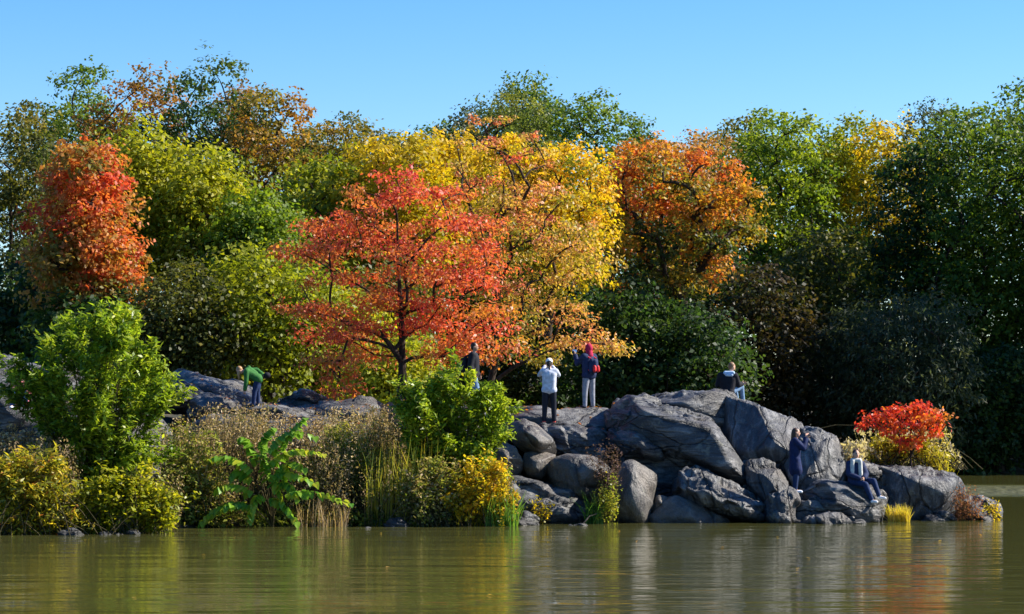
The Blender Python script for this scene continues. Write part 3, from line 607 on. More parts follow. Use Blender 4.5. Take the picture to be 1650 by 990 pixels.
# ------------------------------------------------------------------ woodland trees
GW = 'woodland trees beyond the outcrop'
FAR = [  # (x centre, top, half width, bottom), depth, palette, label, extras
 ((18, 180, 80, 620), 128, 'olive', 'dark olive tree at the left edge of the picture', dict(grad=(.25, .7))),
 ((135, 102, 84, 480), 150, 'green', 'tall blue green tree highest on the left skyline with yellow tinted top', dict(grad=(.5, .4))),
 ((235, 118, 100, 480), 145, 'brown', 'brown and green oak on the skyline behind the red orange tree', dict(grad=(.55, .5))),
 ((322, 102, 96, 520), 140, 'dgreen', 'dark green tree with the highest crown left of centre', dict(grad=(.45, .5))),
 ((388, 144, 64, 480), 148, 'brown', 'rusty topped tree between dark green and olive gold crowns', dict(grad=(.7, .3))),
 ((442, 146, 78, 540), 138, 'oliveg', 'olive and gold oak on the skyline above the green thicket', dict(grad=(.5, .7))),
 ((552, 190, 86, 540), 142, 'oliveg', 'brown tipped olive tree left of the yellow crowns', dict(grad=(.35, .6))),
 ((655, 212, 96, 520), 154, 'grey', 'grey green tree barely topping the yellow crowns', {}),
 ((762, 168, 66, 500), 156, 'grey', 'bluish green tree left of the soft round dome', {}),
 ((828, 155, 74, 420), 150, 'soft', 'soft olive green dome shaped tree on the middle skyline', dict(n=18000, leaf=(.2, .13), lobe=1.3, squash=.95)),
 ((862, 130, 50, 400), 160, 'green', 'narrow green treetop peeking over the soft dome', {}),
 ((952, 138, 74, 560), 152, 'green', 'tall clear green tree standing highest right of the dome', dict(grad=(.6, .3))),
 ((1045, 210, 80, 620), 141, 'ored', 'orange red tree on the skyline right of the gold crowns', dict(grad=(.6, .4))),
 ((1148, 212, 70, 600), 143, 'tan', 'pale tan orange tree beside the orange red one', dict(leaf=(.22, .14))),
 ((1190, 190, 80, 520), 156, 'oliveg', 'brownish olive tree behind the light green crown', {}),
 ((1256, 184, 92, 560), 134, 'lgreen', 'large light green tree right of the orange spreading tree', dict(grad=(.5, .35), n=17000, nl=60)),
 ((1372, 200, 66, 560), 138, 'ygreen', 'yellow green tree between light green and dark trees', {}),
 ((1440, 192, 68, 560), 136, 'yellow', 'yellow topped tree left of the airy blue green one', dict(grad=(.35, .5))),
 ((1492, 160, 50, 320), 150, 'grey', 'airy blue green tree with see through crown on right skyline', dict(n=3500, leaf=(.2, .12), lobe=.8)),
 ((1582, 165, 112, 745), 124, 'green', 'huge dark green tree at the right with sunlit top', dict(n=24000, nl=90, grad=(.45, .4))),
 ((1655, 138, 75, 745), 128, 'green', 'dark green tree cut off by the right picture edge', dict(n=16000, nl=70, grad=(.4, .3))),
 ((1478, 228, 88, 745), 127, 'dgreen', 'dark shaded green tree left of the huge one', dict(n=16000, nl=70)),
 ((226, 206, 50, 480), 101, 'ygreen', 'yellow green tree just right of the red orange tree', dict(grad=(.6, .5), leaf=(.22, .16))),
 ((326, 242, 66, 500), 100, 'ygreen', 'rounded yellow green tree in front of the dark green crown', dict(grad=(.4, .6), leaf=(.22, .16))),
 ((416, 318, 62, 520), 98, 'lgreen', 'fresh green tree right of the yellow green ones', dict(leaf=(.22, .15))),
 ((530, 252, 78, 500), 114, 'ygreen', 'olive yellow tree left of the red oak', dict(grad=(.3, .3))),
 ((640, 224, 92, 500), 112, 'yellow', 'yellow green tree right behind the red oak crown', dict(grad=(.3, .5), n=15000)),
 ((735, 224, 62, 480), 116, 'yellow', 'golden olive tree behind the bare topped oak', dict(grad=(.5, .4))),
 ((432, 408, 112, 650), 91, 'ygreen', 'low yellow green thicket behind the bending woman', dict(grad=(.3, .5), leaf=(.2, .14), n=15000, nl=60, lnoise=.25)),
 ((300, 440, 90, 650), 90, 'olive', 'shaded olive thicket above the sloping left ledge', dict(grad=(.35, .3), leaf=(.2, .14))),
 ((528, 470, 92, 660), 93, 'ygreen', 'sunny yellow green thicket left of the red oak trunk', dict(grad=(.5, .3), leaf=(.2, .14))),
 ((40, 420, 92, 660), 103, 'dgreen', 'dark green thicket behind the left rock outcrop', {}),
 ((165, 475, 105, 665), 91, 'dgreen', 'dark thicket under the red orange tree', {}),
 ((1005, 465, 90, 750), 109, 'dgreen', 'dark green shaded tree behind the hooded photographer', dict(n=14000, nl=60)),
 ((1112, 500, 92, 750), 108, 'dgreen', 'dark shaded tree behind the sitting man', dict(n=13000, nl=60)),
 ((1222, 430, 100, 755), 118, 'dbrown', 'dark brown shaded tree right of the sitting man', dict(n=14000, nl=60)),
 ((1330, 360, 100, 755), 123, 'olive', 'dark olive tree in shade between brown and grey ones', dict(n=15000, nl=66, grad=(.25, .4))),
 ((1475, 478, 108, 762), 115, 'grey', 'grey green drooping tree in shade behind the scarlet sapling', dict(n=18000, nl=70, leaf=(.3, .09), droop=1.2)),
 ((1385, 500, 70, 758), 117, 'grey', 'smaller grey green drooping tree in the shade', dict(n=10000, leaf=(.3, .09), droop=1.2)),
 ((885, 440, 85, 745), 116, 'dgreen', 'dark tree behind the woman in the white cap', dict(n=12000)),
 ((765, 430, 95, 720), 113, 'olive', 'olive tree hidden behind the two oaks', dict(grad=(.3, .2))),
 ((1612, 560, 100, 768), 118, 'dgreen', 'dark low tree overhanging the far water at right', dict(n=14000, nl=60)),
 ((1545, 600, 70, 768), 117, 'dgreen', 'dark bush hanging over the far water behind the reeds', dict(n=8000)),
 ((635, 545, 70, 680), 86, 'ygreen', 'bright bush low behind the red oak trunk', dict(grad=(.55, .2), leaf=(.18, .12), n=9000)),
 ((612, 430, 92, 670), 99, 'olive', 'olive thicket seen through the lower branches of the red oak', dict(grad=(.4, .3), n=10000)),
 ((72, 165, 70, 520), 158, 'olive', 'olive tree filling the skyline notch left of the tall blue green one', dict(grad=(.5, .5))),
 ((500, 198, 66, 520), 158, 'oliveg', 'olive brown tree filling the dip right of the olive gold oak', dict(grad=(.4, .5))),
 ((606, 212, 66, 520), 160, 'olive', 'olive treetop filling the low dip above the yellow crowns', dict(grad=(.5, .4))),
 ((712, 205, 60, 520), 161, 'green', 'green treetop filling the dip left of the bluish one', {}),
 ((1012, 185, 60, 560), 160, 'green', 'green tree right of the tall clear green one', {}),
 ((1108, 212, 66, 660), 150, 'tan', 'rusty treetop between the orange red and tan trees', dict(grad=(.4, .3))),
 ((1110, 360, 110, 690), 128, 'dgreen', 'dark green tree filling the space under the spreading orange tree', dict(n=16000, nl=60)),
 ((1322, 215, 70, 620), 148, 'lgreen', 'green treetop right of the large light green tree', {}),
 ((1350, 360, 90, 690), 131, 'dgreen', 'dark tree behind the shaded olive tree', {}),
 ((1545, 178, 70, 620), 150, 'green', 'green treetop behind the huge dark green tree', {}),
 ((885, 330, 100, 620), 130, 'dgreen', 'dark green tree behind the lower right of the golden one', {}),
]
for i, (e, Y, pal, lab, kw) in enumerate(FAR):
    k = dict(n=12000, sides=4, seed=i, lobe=1.2, ncl=22, cluster=.2, nl=44, leaf=(.25, .17)); k.update(kw)
    tree('woodland_tree', lab, GW, e, Y, pal, **k)
tree('woodland_tree', 'red orange tree standing alone on the left before green woods', GW,
     [(80, 262), (118, 238), (165, 236), (188, 264), (198, 310), (200, 360), (226, 394), (238, 425), (218, 450), (222, 488), (180, 505), (112, 508), (66, 490), (50, 420), (62, 385), (58, 350), (72, 300)],
     92, 'redtree', n=20000, nl=56, leaf=(.2, .14), lobe=.85, ncl=18, cluster=.2, seed=80, grad=(.5, .3), r=.2, lnoise=.26, base=(140, 640), depth=.8)
tree('woodland_tree', 'broad golden yellow tree behind the oaks', GW,
     [(765, 245), (820, 212), (880, 232), (940, 256), (978, 290), (990, 350), (975, 420), (975, 460), (900, 480), (790, 460), (760, 350)],
     106, 'gold', n=18000, nl=60, leaf=(.2, .14), lobe=1.0, ncl=18, cluster=.2, seed=81, grad=(.55, .5), lnoise=.22)
tree('woodland_tree', 'spreading orange and gold tree with dark visible limbs right of centre', GW,
     [(968, 285), (1005, 246), (1080, 238), (1150, 244), (1205, 275), (1230, 330), (1212, 385), (1150, 440), (1105, 500), (1030, 450), (985, 390)],
     112, 'ored', n=12500, nl=46, leaf=(.22, .15), lobe=.95, ncl=18, cluster=.2, seed=82, grad=(.42, .85), base=(1092, 740), top=(1100, 420), r=.32, lnoise=.2, depth=.8)
# the wood goes on past the right edge of the picture and shades the trees in view
proto = bpy.data.objects
src = [o for o in COL.objects if o.name.startswith('woodland_tree') and o.get('label', '').startswith(('huge dark', 'dark shaded green', 'large light'))]
for i, (x, y, sc_, lab) in enumerate([(31.5, 117.5, 1.15, 'nearest'), (38, 120, 1.25, 'seventh'), (46, 123, 1.3, 'eighth'), (34, 124, 1.1, 'first'), (42, 130, 1.2, 'second'), (52, 132, 1.25, 'third'), (36, 142, 1.25, 'fourth'), (62, 140, 1.25, 'fifth'), (46, 146, 1.3, 'sixth')]):
    s = src[i % len(src)]; c = s.copy(); COL.objects.link(c)
    bx, by = s.location.x, s.location.y
    c.location = (x, y, drop(x, y)); c.rotation_euler = (0, 0, i * 1.3); c.scale = (sc_,) * 3
    c['label'] = lab + ' green tree continuing the wood beyond the right picture edge'
    for ch in s.children:
        d = ch.copy(); COL.objects.link(d); d.parent = c

# ------------------------------------------------------------------ the two oaks and the scarlet sapling
GO = 'oaks on the outcrop'
tree('oak_tree', 'red oak with slender dark trunk and tiered scarlet branches on the ledge', GO,
     [(628, 272), (690, 300), (760, 320), (800, 370), (800, 430), (828, 480), (815, 520), (832, 565), (812, 592), (740, 590), (690, 605), (650, 530), (600, 600), (545, 648), (520, 610), (470, 530), (445, 445), (460, 375), (500, 375), (550, 318), (590, 300)],
     67, 'redoak', n=18500, nl=80, tier=.74, leaf=(.135, .07), lobe=.66, seed=90, grad=(.4, .2), base=(648, 650), top=(640, 360), r=.13, squash=.24, depth=.7, mat=M_OAK, ncl=11, cluster=.26, upb=.1, lnoise=.15, tnoise=.2, droop=.5, sides=6, up=.12)
tree('oak_tree', 'taller gold and orange oak with bare twiggy top behind the red one', GO,
     [(812, 148), (830, 180), (870, 210), (900, 270), (960, 350), (980, 430), (930, 470), (960, 520), (1025, 565), (1000, 580), (920, 575), (850, 610), (800, 560), (780, 480), (760, 400), (720, 300), (700, 230), (760, 180)],
     72, 'goldoak', n=10500, nl=70, tier=0, thin=.5, leaf=(.135, .07), lobe=.62, seed=91, grad=(.48, .35), base=(790, 640), top=(812, 290), r=.14, squash=.26, depth=.6, mat=M_OAK, ncl=10, cluster=.27, upb=.1, lnoise=.2, tnoise=.2, droop=.5, sides=6, up=.15)
tree('oak_sapling', 'small scarlet sapling with thin trunk on the right rock dome', None,
     [(1392, 672), (1412, 664), (1440, 648), (1466, 652), (1478, 645), (1498, 656), (1520, 674), (1518, 704), (1495, 706), (1480, 724), (1455, 730), (1438, 708), (1412, 696), (1394, 692)],
     63.4, 'scarlet', n=2300, nl=26, leaf=(.12, .07), lobe=.26, seed=92, base=(1468, 752), top=(1466, 668), r=.035, squash=.6, depth=.9, mat=M_OAK, ncl=8, tnoise=.25, lnoise=.2)

# ------------------------------------------------------------------ bank vegetation
def bez(a, c, b, u): return (1 - u) ** 2 * a + 2 * u * (1 - u) * c + u ** 2 * b
def poly_pts(poly, Y, n, rng, depth, edge=0.0):
    s = Y / FPX; pw = [((x - 825) * s, CAMH + (HOR - y) * s) for x, y in poly]
    arr = np.array(pw); lo, hi = arr.min(0), arr.max(0)
    c = rng.uniform(lo, hi, (n * 12 + 200, 2)); c = c[inside(pw, c)]; ed = edge_dist(pw, c)
    Rm = ed.max(); hd = np.sqrt(np.maximum(Rm ** 2 - (Rm - ed) ** 2, 0.01)) * depth
    w = np.exp(-edge * ed / Rm); pick = rng.random(len(c)) < w
    c, hd = c[pick][:n], hd[pick][:n]
    return np.stack([c[:, 0], Y + rng.uniform(-1, 1, len(c)) * hd, c[:, 1]], 1)

def shrub(name, label, poly, Y, base, pal, n_stems=120, per=60, leaf=(.14, .04), seed=0, spread=.25, mat=M_WILLOW, depth=.8, cat='shrub', group='shrubs and plants on the bank', start=.45, along=.55, upw=.35, sr=.014, t0=.5, tn=.2, arch=.3, edge=0.25, hang=0.0, stem_mat=None):
    rng = np.random.default_rng(3000 + seed)
    tips = poly_pts(poly, Y, n_stems, rng, depth, edge)
    b = at(base[0], base[1], Y); bz = drop(b[0], Y, 3.0); b[2] = bz
    root = empty(name, (b[0], b[1], bz)); tag(root, label, cat, group)
    ctr_ = tips.mean(0); stray = rng.random(len(tips)) < .13
    tips[stray] = ctr_ + (tips[stray] - ctr_) * rng.uniform(1.05, 1.4, (stray.sum(), 1)) + np.array([0, 0, .08])
    tb = Tubes(); Cs, As, Ts = [], [], []
    for t in tips:
        a = b + np.array([rng.normal(0, spread), rng.normal(0, spread * .6), 0]); a[2] = max(bz, drop(a[0], a[1], 3.0)) - .05
        d = np.linalg.norm(t - a); c = a + (t - a) * .4 + np.array([0, 0, arch * d]) + rng.normal(0, .05 * d, 3)
        u = np.linspace(0, 1, 6)[:, None]; tb.add(bez(a, c, t, u), np.linspace(sr, sr * .25, 6), 4)
        k = max(4, int(per * rng.uniform(.6, 1.4) * min(1.5, .5 + d / 2)))
        lu = (start + (1 - start) * rng.uniform(0, 1, (k, 1)) ** (1 - along * .6))
        lu = 1 - (1 - lu) * np.minimum(1, 1.7 / d) if d > 1.7 / (1 - start + 1e-6) * 1.0 else lu
        p = bez(a, c, t, lu); tan = unit(2 * (1 - lu) * (c - a) + 2 * lu * (t - c))
        rad = rng.normal(size=(k, 3)); rad = unit(rad - tan * (rad * tan).sum(1, keepdims=True))
        A = unit(tan * rng.uniform(.2, .9, (k, 1)) + rad * .8 + np.array([0, 0, upw - hang]))
        Cs.append(p + A * leaf[0] * .5 + rng.normal(0, .06, (k, 3))); As.append(A); Ts.append(t0 + rng.normal(0, tn * .6) + rng.normal(0, tn, k))
    C = np.concatenate(Cs); A = np.concatenate(As); q = len(C)
    Nn = unit(rng.normal(0, .6, (q, 3)) + np.array([0, 0, .8]))
    col = ramp(P_COL[pal] if isinstance(pal, str) else pal, np.concatenate(Ts)) * rng.uniform(.75, 1.25, (q, 1))
    link('stem', tb.mesh('stem'), stem_mat or M_STEM, root)
    link('foliage', leaves_mesh('foliage', C, Nn, A, leaf[0] * rng.uniform(.6, 1.25, q), leaf[1] * rng.uniform(.7, 1.2, q), col, .15, .12), mat, root)
    return root

P_COL.update(
    willow_=[(.04, .12, .012), (.085, .22, .015), (.15, .31, .02), (.27, .38, .025)],
    willow2=[(.07, .12, .012), (.16, .25, .018), (.29, .38, .025), (.48, .5, .05)],
    ybank=[(.16, .18, .02), (.34, .33, .03), (.58, .46, .04), (.7, .48, .05), (.45, .15, .05)],
    ybush=[(.2, .2, .02), (.5, .4, .02), (.72, .5, .02), (.7, .4, .03)],
    gold_rod=[(.09, .13, .03), (.2, .25, .04), (.38, .37, .05), (.54, .43, .06)],
    weedmix=[(.06, .09, .02), (.16, .17, .04), (.28, .19, .1), (.46, .33, .18), (.66, .52, .33)],
    dry=[(.13, .085, .04), (.33, .22, .11), (.54, .39, .21), (.68, .54, .34)],
    mixed=[(.06, .09, .02), (.16, .2, .03), (.32, .34, .05), (.4, .3, .13), (.52, .4, .24)],
    rust=[(.1, .05, .03), (.26, .1, .05), (.4, .16, .07), (.4, .26, .1)],
    plum=[(.06, .035, .03), (.14, .08, .07), (.26, .17, .15)],
    sedge=[(.04, .12, .02), (.08, .22, .03), (.2, .32, .05)],
    reed=[(.3, .3, .03), (.58, .48, .03), (.66, .5, .08), (.5, .36, .14)],
)
shrub('willow_shrub', 'large bright green willow shrub at the left of the bank',
      [(30, 565), (70, 540), (108, 510), (160, 492), (215, 505), (252, 545), (264, 580), (286, 604), (282, 655), (258, 690), (258, 740), (215, 775), (150, 780), (95, 730), (60, 695), (42, 645), (8, 642), (14, 610)], 56.5, (152, 840), 'willow2', n_stems=250, per=62, leaf=(.2, .066), seed=1, spread=.35, t0=.5, upw=.12)
shrub('willow_shrub', 'rounded bright green willow shrub in front of the black jacket man',
      [(638, 650), (662, 615), (696, 608), (722, 596), (742, 622), (775, 624), (800, 604), (814, 640), (818, 680), (832, 700), (802, 728), (792, 765), (740, 745), (690, 735), (642, 712)], 59.2, (735, 810), 'willow2', n_stems=190, per=58, leaf=(.19, .064), seed=2, spread=.3, t0=.58, upw=.15)
shrub('bank_bush', 'yellow leaved drooping bush in the lower left corner', [(-30, 742), (30, 724), (88, 732), (122, 768), (118, 830), (104, 862), (-30, 866)], 53.8, (40, 862), 'ybank', n_stems=150, per=42, leaf=(.2, .05), seed=3, spread=.8, hang=.8, t0=.32, tn=.3)
shrub('bank_bush', 'low green and yellow bush below the large willow shrub', [(112, 800), (165, 762), (240, 768), (286, 800), (276, 852), (112, 862)], 54.2, (195, 860), 'ygreen', n_stems=150, per=42, leaf=(.13, .07), seed=4, spread=.7, t0=.6, tn=.28)
shrub('bank_bush', 'brown withered brush at the left edge above the yellow bush', [(-30, 700), (20, 682), (70, 690), (110, 730), (90, 770), (-30, 760)], 55.8, (40, 840), 'dry', n_stems=110, per=32, leaf=(.09, .05), seed=5, spread=.7, mat=M_DRY)
shrub('bank_bush', 'bright yellow bush at the right end of the vegetation', [(738, 748), (775, 728), (818, 738), (834, 790), (826, 838), (760, 846), (712, 832), (718, 782)], 57.9, (775, 846), 'ybush', n_stems=95, per=36, leaf=(.12, .065), seed=6, spread=.5, t0=.45, tn=.35)
shrub('bank_bush', 'feathery yellow green goldenrod right of the big leaved plant', [(490, 720), (535, 690), (590, 712), (632, 752), (612, 806), (520, 806), (484, 765)], 59.0, (560, 842), 'gold_rod', n_stems=150, per=46, leaf=(.1, .022), seed=7, spread=.6)
shrub('bank_bush', 'dark mixed bush left of the big leaved plant', [(262, 745), (310, 715), (352, 730), (372, 780), (362, 850), (268, 852)], 57.6, (315, 850), 'mixed', n_stems=130, per=40, leaf=(.11, .06), seed=8, spread=.6, mat=M_DRY)
shrub('bank_bush', 'greyish tangle between the reedy stalks and yellow bush', [(640, 760), (690, 735), (740, 750), (752, 800), (740, 846), (640, 848)], 58.0, (690, 848), 'mixed', n_stems=140, per=40, leaf=(.1, .055), seed=9, spread=.6, t0=.6, mat=M_DRY)
shrub('bank_bush', 'brown seeded weeds behind the centre of the bank', [(390, 700), (440, 668), (520, 672), (520, 735), (440, 760), (380, 745)], 60.2, (450, 835), 'dry', n_stems=110, per=36, leaf=(.08, .035), seed=10, spread=.8, mat=M_DRY)
shrub('bank_bush', 'loose green bush among the brown weeds right of the large willow', [(258, 700), (290, 680), (330, 700), (345, 745), (320, 775), (262, 770)], 58.8, (300, 845), 'ygreen', n_stems=70, per=26, leaf=(.1, .05), seed=21, spread=.4, t0=.25, tn=.3)
shrub('bank_bush', 'olive bush behind the tips of the big leaved plant', [(520, 700), (560, 672), (620, 690), (640, 740), (600, 790), (530, 770)], 59.6, (580, 842), 'gold_rod', n_stems=80, per=28, leaf=(.11, .035), seed=22, spread=.5, t0=.35, tn=.3)
shrub('yellow_sapling', 'tiny yellow sapling in front of the sloped slab', [(856, 812), (868, 794), (884, 800), (894, 824), (880, 838), (860, 836)], 59.0, (874, 846), 'ybush', n_stems=16, per=14, leaf=(.1, .06), seed=11, spread=.06, sr=.008)
shrub('dry_weed', 'purplish brown dried weed before the flat faced boulder', [(940, 735), (960, 715), (985, 710), (1002, 722), (998, 765), (975, 775)], 59.4, (985, 822), 'plum', n_stems=44, per=16, leaf=(.07, .04), seed=12, spread=.12, sr=.007, mat=M_DRY)
shrub('green_weed', 'pale green weed beside the upright boulder', [(958, 790), (975, 762), (995, 768), (998, 812), (980, 832), (960, 828)], 59.1, (976, 842), 'gold_rod', n_stems=40, per=22, leaf=(.08, .045), seed=13, spread=.12, sr=.007)
shrub('rust_shrub', 'red brown twiggy shrub on the right tip of the outcrop', [(1528, 800), (1545, 780), (1565, 784), (1585, 806), (1588, 832), (1540, 834)], 61.0, (1558, 838), 'rust', n_stems=70, per=15, leaf=(.06, .035), seed=14, spread=.2, sr=.007, mat=M_DRY)
shrub('rust_shrub', 'small yellow leaved plant at the farthest right point', [(1585, 815), (1602, 806), (1614, 822), (1616, 836), (1588, 836)], 61.3, (1602, 840), 'ybush', n_stems=24, per=12, leaf=(.08, .05), seed=15, spread=.15, sr=.006)
shrub('bank_bush', 'yellow green leafy plant among the reeds behind the seated woman', [(1385, 745), (1400, 715), (1440, 705), (1500, 712), (1528, 740), (1520, 768), (1390, 770)], 64.2, (1455, 775), 'reed', n_stems=170, per=30, leaf=(.13, .04), seed=16, spread=.8, t0=.3, tn=.3)

# ---- blades: reeds, grass tufts, stalks
def blades(name, label, cat, group, X0, X1, Yr, ztop, n, w, pal, seed, lean=.18, kind=None, mat=M_LEAF, plume=0.0, t0=.5):
    rng = np.random.default_rng(5000 + seed); V, col = [], []
    px = rng.uniform(X0, X1, n); Y = rng.uniform(Yr[0], Yr[1], n)
    for i in range(n):
        b = at(px[i], 700, Y[i]); b[2] = max(drop(b[0], Y[i], 3.2), -.05) - .03
        top = at(px[i], ztop[0] + (ztop[1] - ztop[0]) * rng.random(), Y[i]); h = max(top[2] - b[2], .15)
        d = np.array([rng.normal(0, lean), rng.normal(0, lean), 0]) * h
        e = np.array([math.cos(a := rng.uniform(0, 6.28)), math.sin(a), 0]) * w * rng.uniform(.6, 1.3) / 2
        m = b + d * .3 + np.array([0, 0, h * .55]); t = b + d + np.array([0, 0, h * rng.uniform(.85, 1)])
        V += [b - e, b + e, m + e * .9, m - e * .9, m - e * .9, m + e * .9, t + e * .1, t - e * .1]
        c = ramp(P_COL[pal], np.array([t0 + rng.normal(0, .25)]))[0] * rng.uniform(.75, 1.25); col += [c, c]
        if rng.random() < plume:
            for _ in range(9):
                q = t + rng.normal(0, .035, 3) * np.array([1, 1, 2.6]); f = rng.normal(0, .035, (2, 3)) + np.array([0, 0, .03])
                V += [q, q + f[0], q + f[0] + f[1], q + f[1]]; col.append(np.array([.5, .42, .28]) * rng.uniform(.7, 1.2))
    V = np.array(V); k = len(V) // 4
    me = mesh_np(name, V, np.arange(4 * k), np.arange(k) * 4)
    a = me.attributes.new('leaf_colour', 'FLOAT_COLOR', 'FACE'); c4 = np.ones((k, 4), np.float32); c4[:, :3] = np.clip(np.array(col), .003, .9); a.data.foreach_set('color', c4.ravel())
    c0 = V.mean(0); c0[2] = V[:, 2].min(); me.transform(Matrix.Translation(tuple(-c0)))
    o = link(name, me, mat); o.location = tuple(c0); tag(o, label, cat, group, kind); return o
GB = 'grasses and reeds by the water'
blades('reed_clump', 'tall yellow plumed reeds behind the right rock dome', 'reeds', GB, 1392, 1530, (63.8, 65.0), (690, 740), 260, .022, 'reed', 1, plume=.4, t0=.4)
blades('reed_clump', 'few pale plumed reeds behind the seated woman', 'reeds', GB, 1362, 1392, (61.9, 62.6), (716, 745), 90, .025, 'dry', 2, plume=.9)
blades('sedge_tuft', 'green sedge tuft at the foot of the flat faced boulder', 'grass', GB, 944, 972, (58.9, 59.3), (785, 830), 90, .03, 'sedge', 3, lean=.35)
blades('grass_tuft', 'green grass tuft beside the bright yellow bush', 'grass', GB, 782, 834, (57.5, 58.1), (780, 830), 340, .02, 'sedge', 4, lean=.3, t0=.8)
blades('grass_tuft', 'short straw coloured grass in front of the right dome', 'grass', GB, 1432, 1466, (60.0, 60.25), (808, 828), 260, .022, 'reed', 5, lean=.3, t0=.6)
blades('reedy_stalks', 'upright olive yellow stalks left of the centre willow shrub', 'stalks', GB, 588, 705, (57.9, 60.2), (690, 790), 560, .024, 'gold_rod', 6, lean=.1, t0=.75)
blades('reedy_stalks', 'short bare stalks at the water right of the big leaved plant', 'stalks', GB, 478, 560, (57.2, 57.8), (795, 835), 180, .018, 'dry', 7, lean=.14, t0=.55)

# dried weeds: nobody could count the stalks
def weeds(name, label, regions, pal, seed, per=26):
    rng = np.random.default_rng(6000 + seed); tb = Tubes(); Cs, Ts = [], []
    for (x0, x1, Y0, Y1, t0, t1, n, tt) in regions:
        for _ in range(n):
            px, Y = rng.uniform(x0, x1), rng.uniform(Y0, Y1); b = at(px, 700, Y); b[2] = drop(b[0], Y, 3.2) - .03
            z = at(px, rng.uniform(t0, t1), Y)[2]; h = max(z - b[2], .3)
            t = b + np.array([rng.normal(0, .08) * h, rng.normal(0, .08) * h, h]); c = b + np.array([0, 0, .6 * h])
            tb.add(bez(b, c, t, np.linspace(0, 1, 4)[:, None]), np.linspace(.008, .003, 4), 3)
            k = int(per * rng.uniform(.5, 1.4)); u = rng.uniform(max(.25, 1 - 1.0 / h), 1, (k, 1))
            Cs.append(bez(b, c, t, u) + rng.normal(0, .05, (k, 3)) * np.array([1, 1, .6])); Ts.append(tt + .3 * float(noise3(np.array([[px * .025, Y * .6, 3.3]]))[0]) + rng.normal(0, .2) + rng.normal(0, .16, k))
    C = np.concatenate(Cs); q = len(C)
    col = ramp(P_COL[pal], np.concatenate(Ts)) * rng.uniform(.7, 1.25, (q, 1))
    me = leaves_mesh(name, C, rng.normal(size=(q, 3)), rng.normal(size=(q, 3)) + np.array([0, 0, .6]), .075 * rng.uniform(.6, 1.4, q), .034 * rng.uniform(.6, 1.3, q), col)
    o = link(name, me, M_DRY); tag(o, label, 'weeds', None, 'stuff'); link('stalks', tb.mesh('stalks'), M_STEM, o)
    return o
weeds('dried_weeds', 'brown dried seed stalks massed along the bank', [
    (262, 330, 57.5, 61.0, 670, 745, 130, .5), (325, 440, 58.5, 62.0, 648, 700, 260, .62), (515, 640, 59.2, 62.0, 652, 700, 280, .62), (620, 700, 59.5, 61.5, 690, 740, 130, .45),
    (330, 640, 57.5, 60.0, 720, 800, 220, .35), (700, 825, 57.8, 60.2, 735, 800, 150, .5), (180, 290, 54.0, 58.0, 750, 815, 110, .5), (-10, 130, 53.4, 56.0, 700, 780, 90, .5), (440, 560, 57.6, 59.0, 690, 790, 120, .6)], 'weedmix', 1)
# low ground cover under everything
def ground_cover():
    rng = np.random.default_rng(77); n = 26000
    px = rng.uniform(-40, 835, n)
    sh = np.interp((px - 825) / FPX * 56, [-14, -9, -7.5, 0], [52.2, 53.2, 56.0, 57.6])
    Y = sh + .35 + rng.uniform(0, 1, n) ** 1.3 * 5.5
    X = (px - 825) / FPX * Y
    Z = ground_h(X, Y); ok = Z > -.12; X, Y, Z = X[ok], Y[ok], Z[ok]; q = len(X)
    cl = fbm(np.stack([X * 1.3, Y * 1.3, X * 0], 1), 2)
    C = np.stack([X, Y, Z + .03 + rng.random(q) * (.28 + .3 * np.clip(cl + .3, 0, 1.2))], 1)
    col = ramp(P_COL['mixed'], .35 + .3 * cl + rng.normal(0, .2, q)) * rng.uniform(.6, 1.2, (q, 1))
    me = leaves_mesh('ground_cover', C, rng.normal(0, .6, (q, 3)) + np.array([0, 0, .8]), rng.normal(size=(q, 3)), .13 * rng.uniform(.6, 1.4, q), .075 * rng.uniform(.6, 1.4, q), col)
    tag(link('ground_cover', me, M_DRY), 'low leafy ground cover on the muddy bank', 'ground cover', None, 'stuff')
ground_cover()

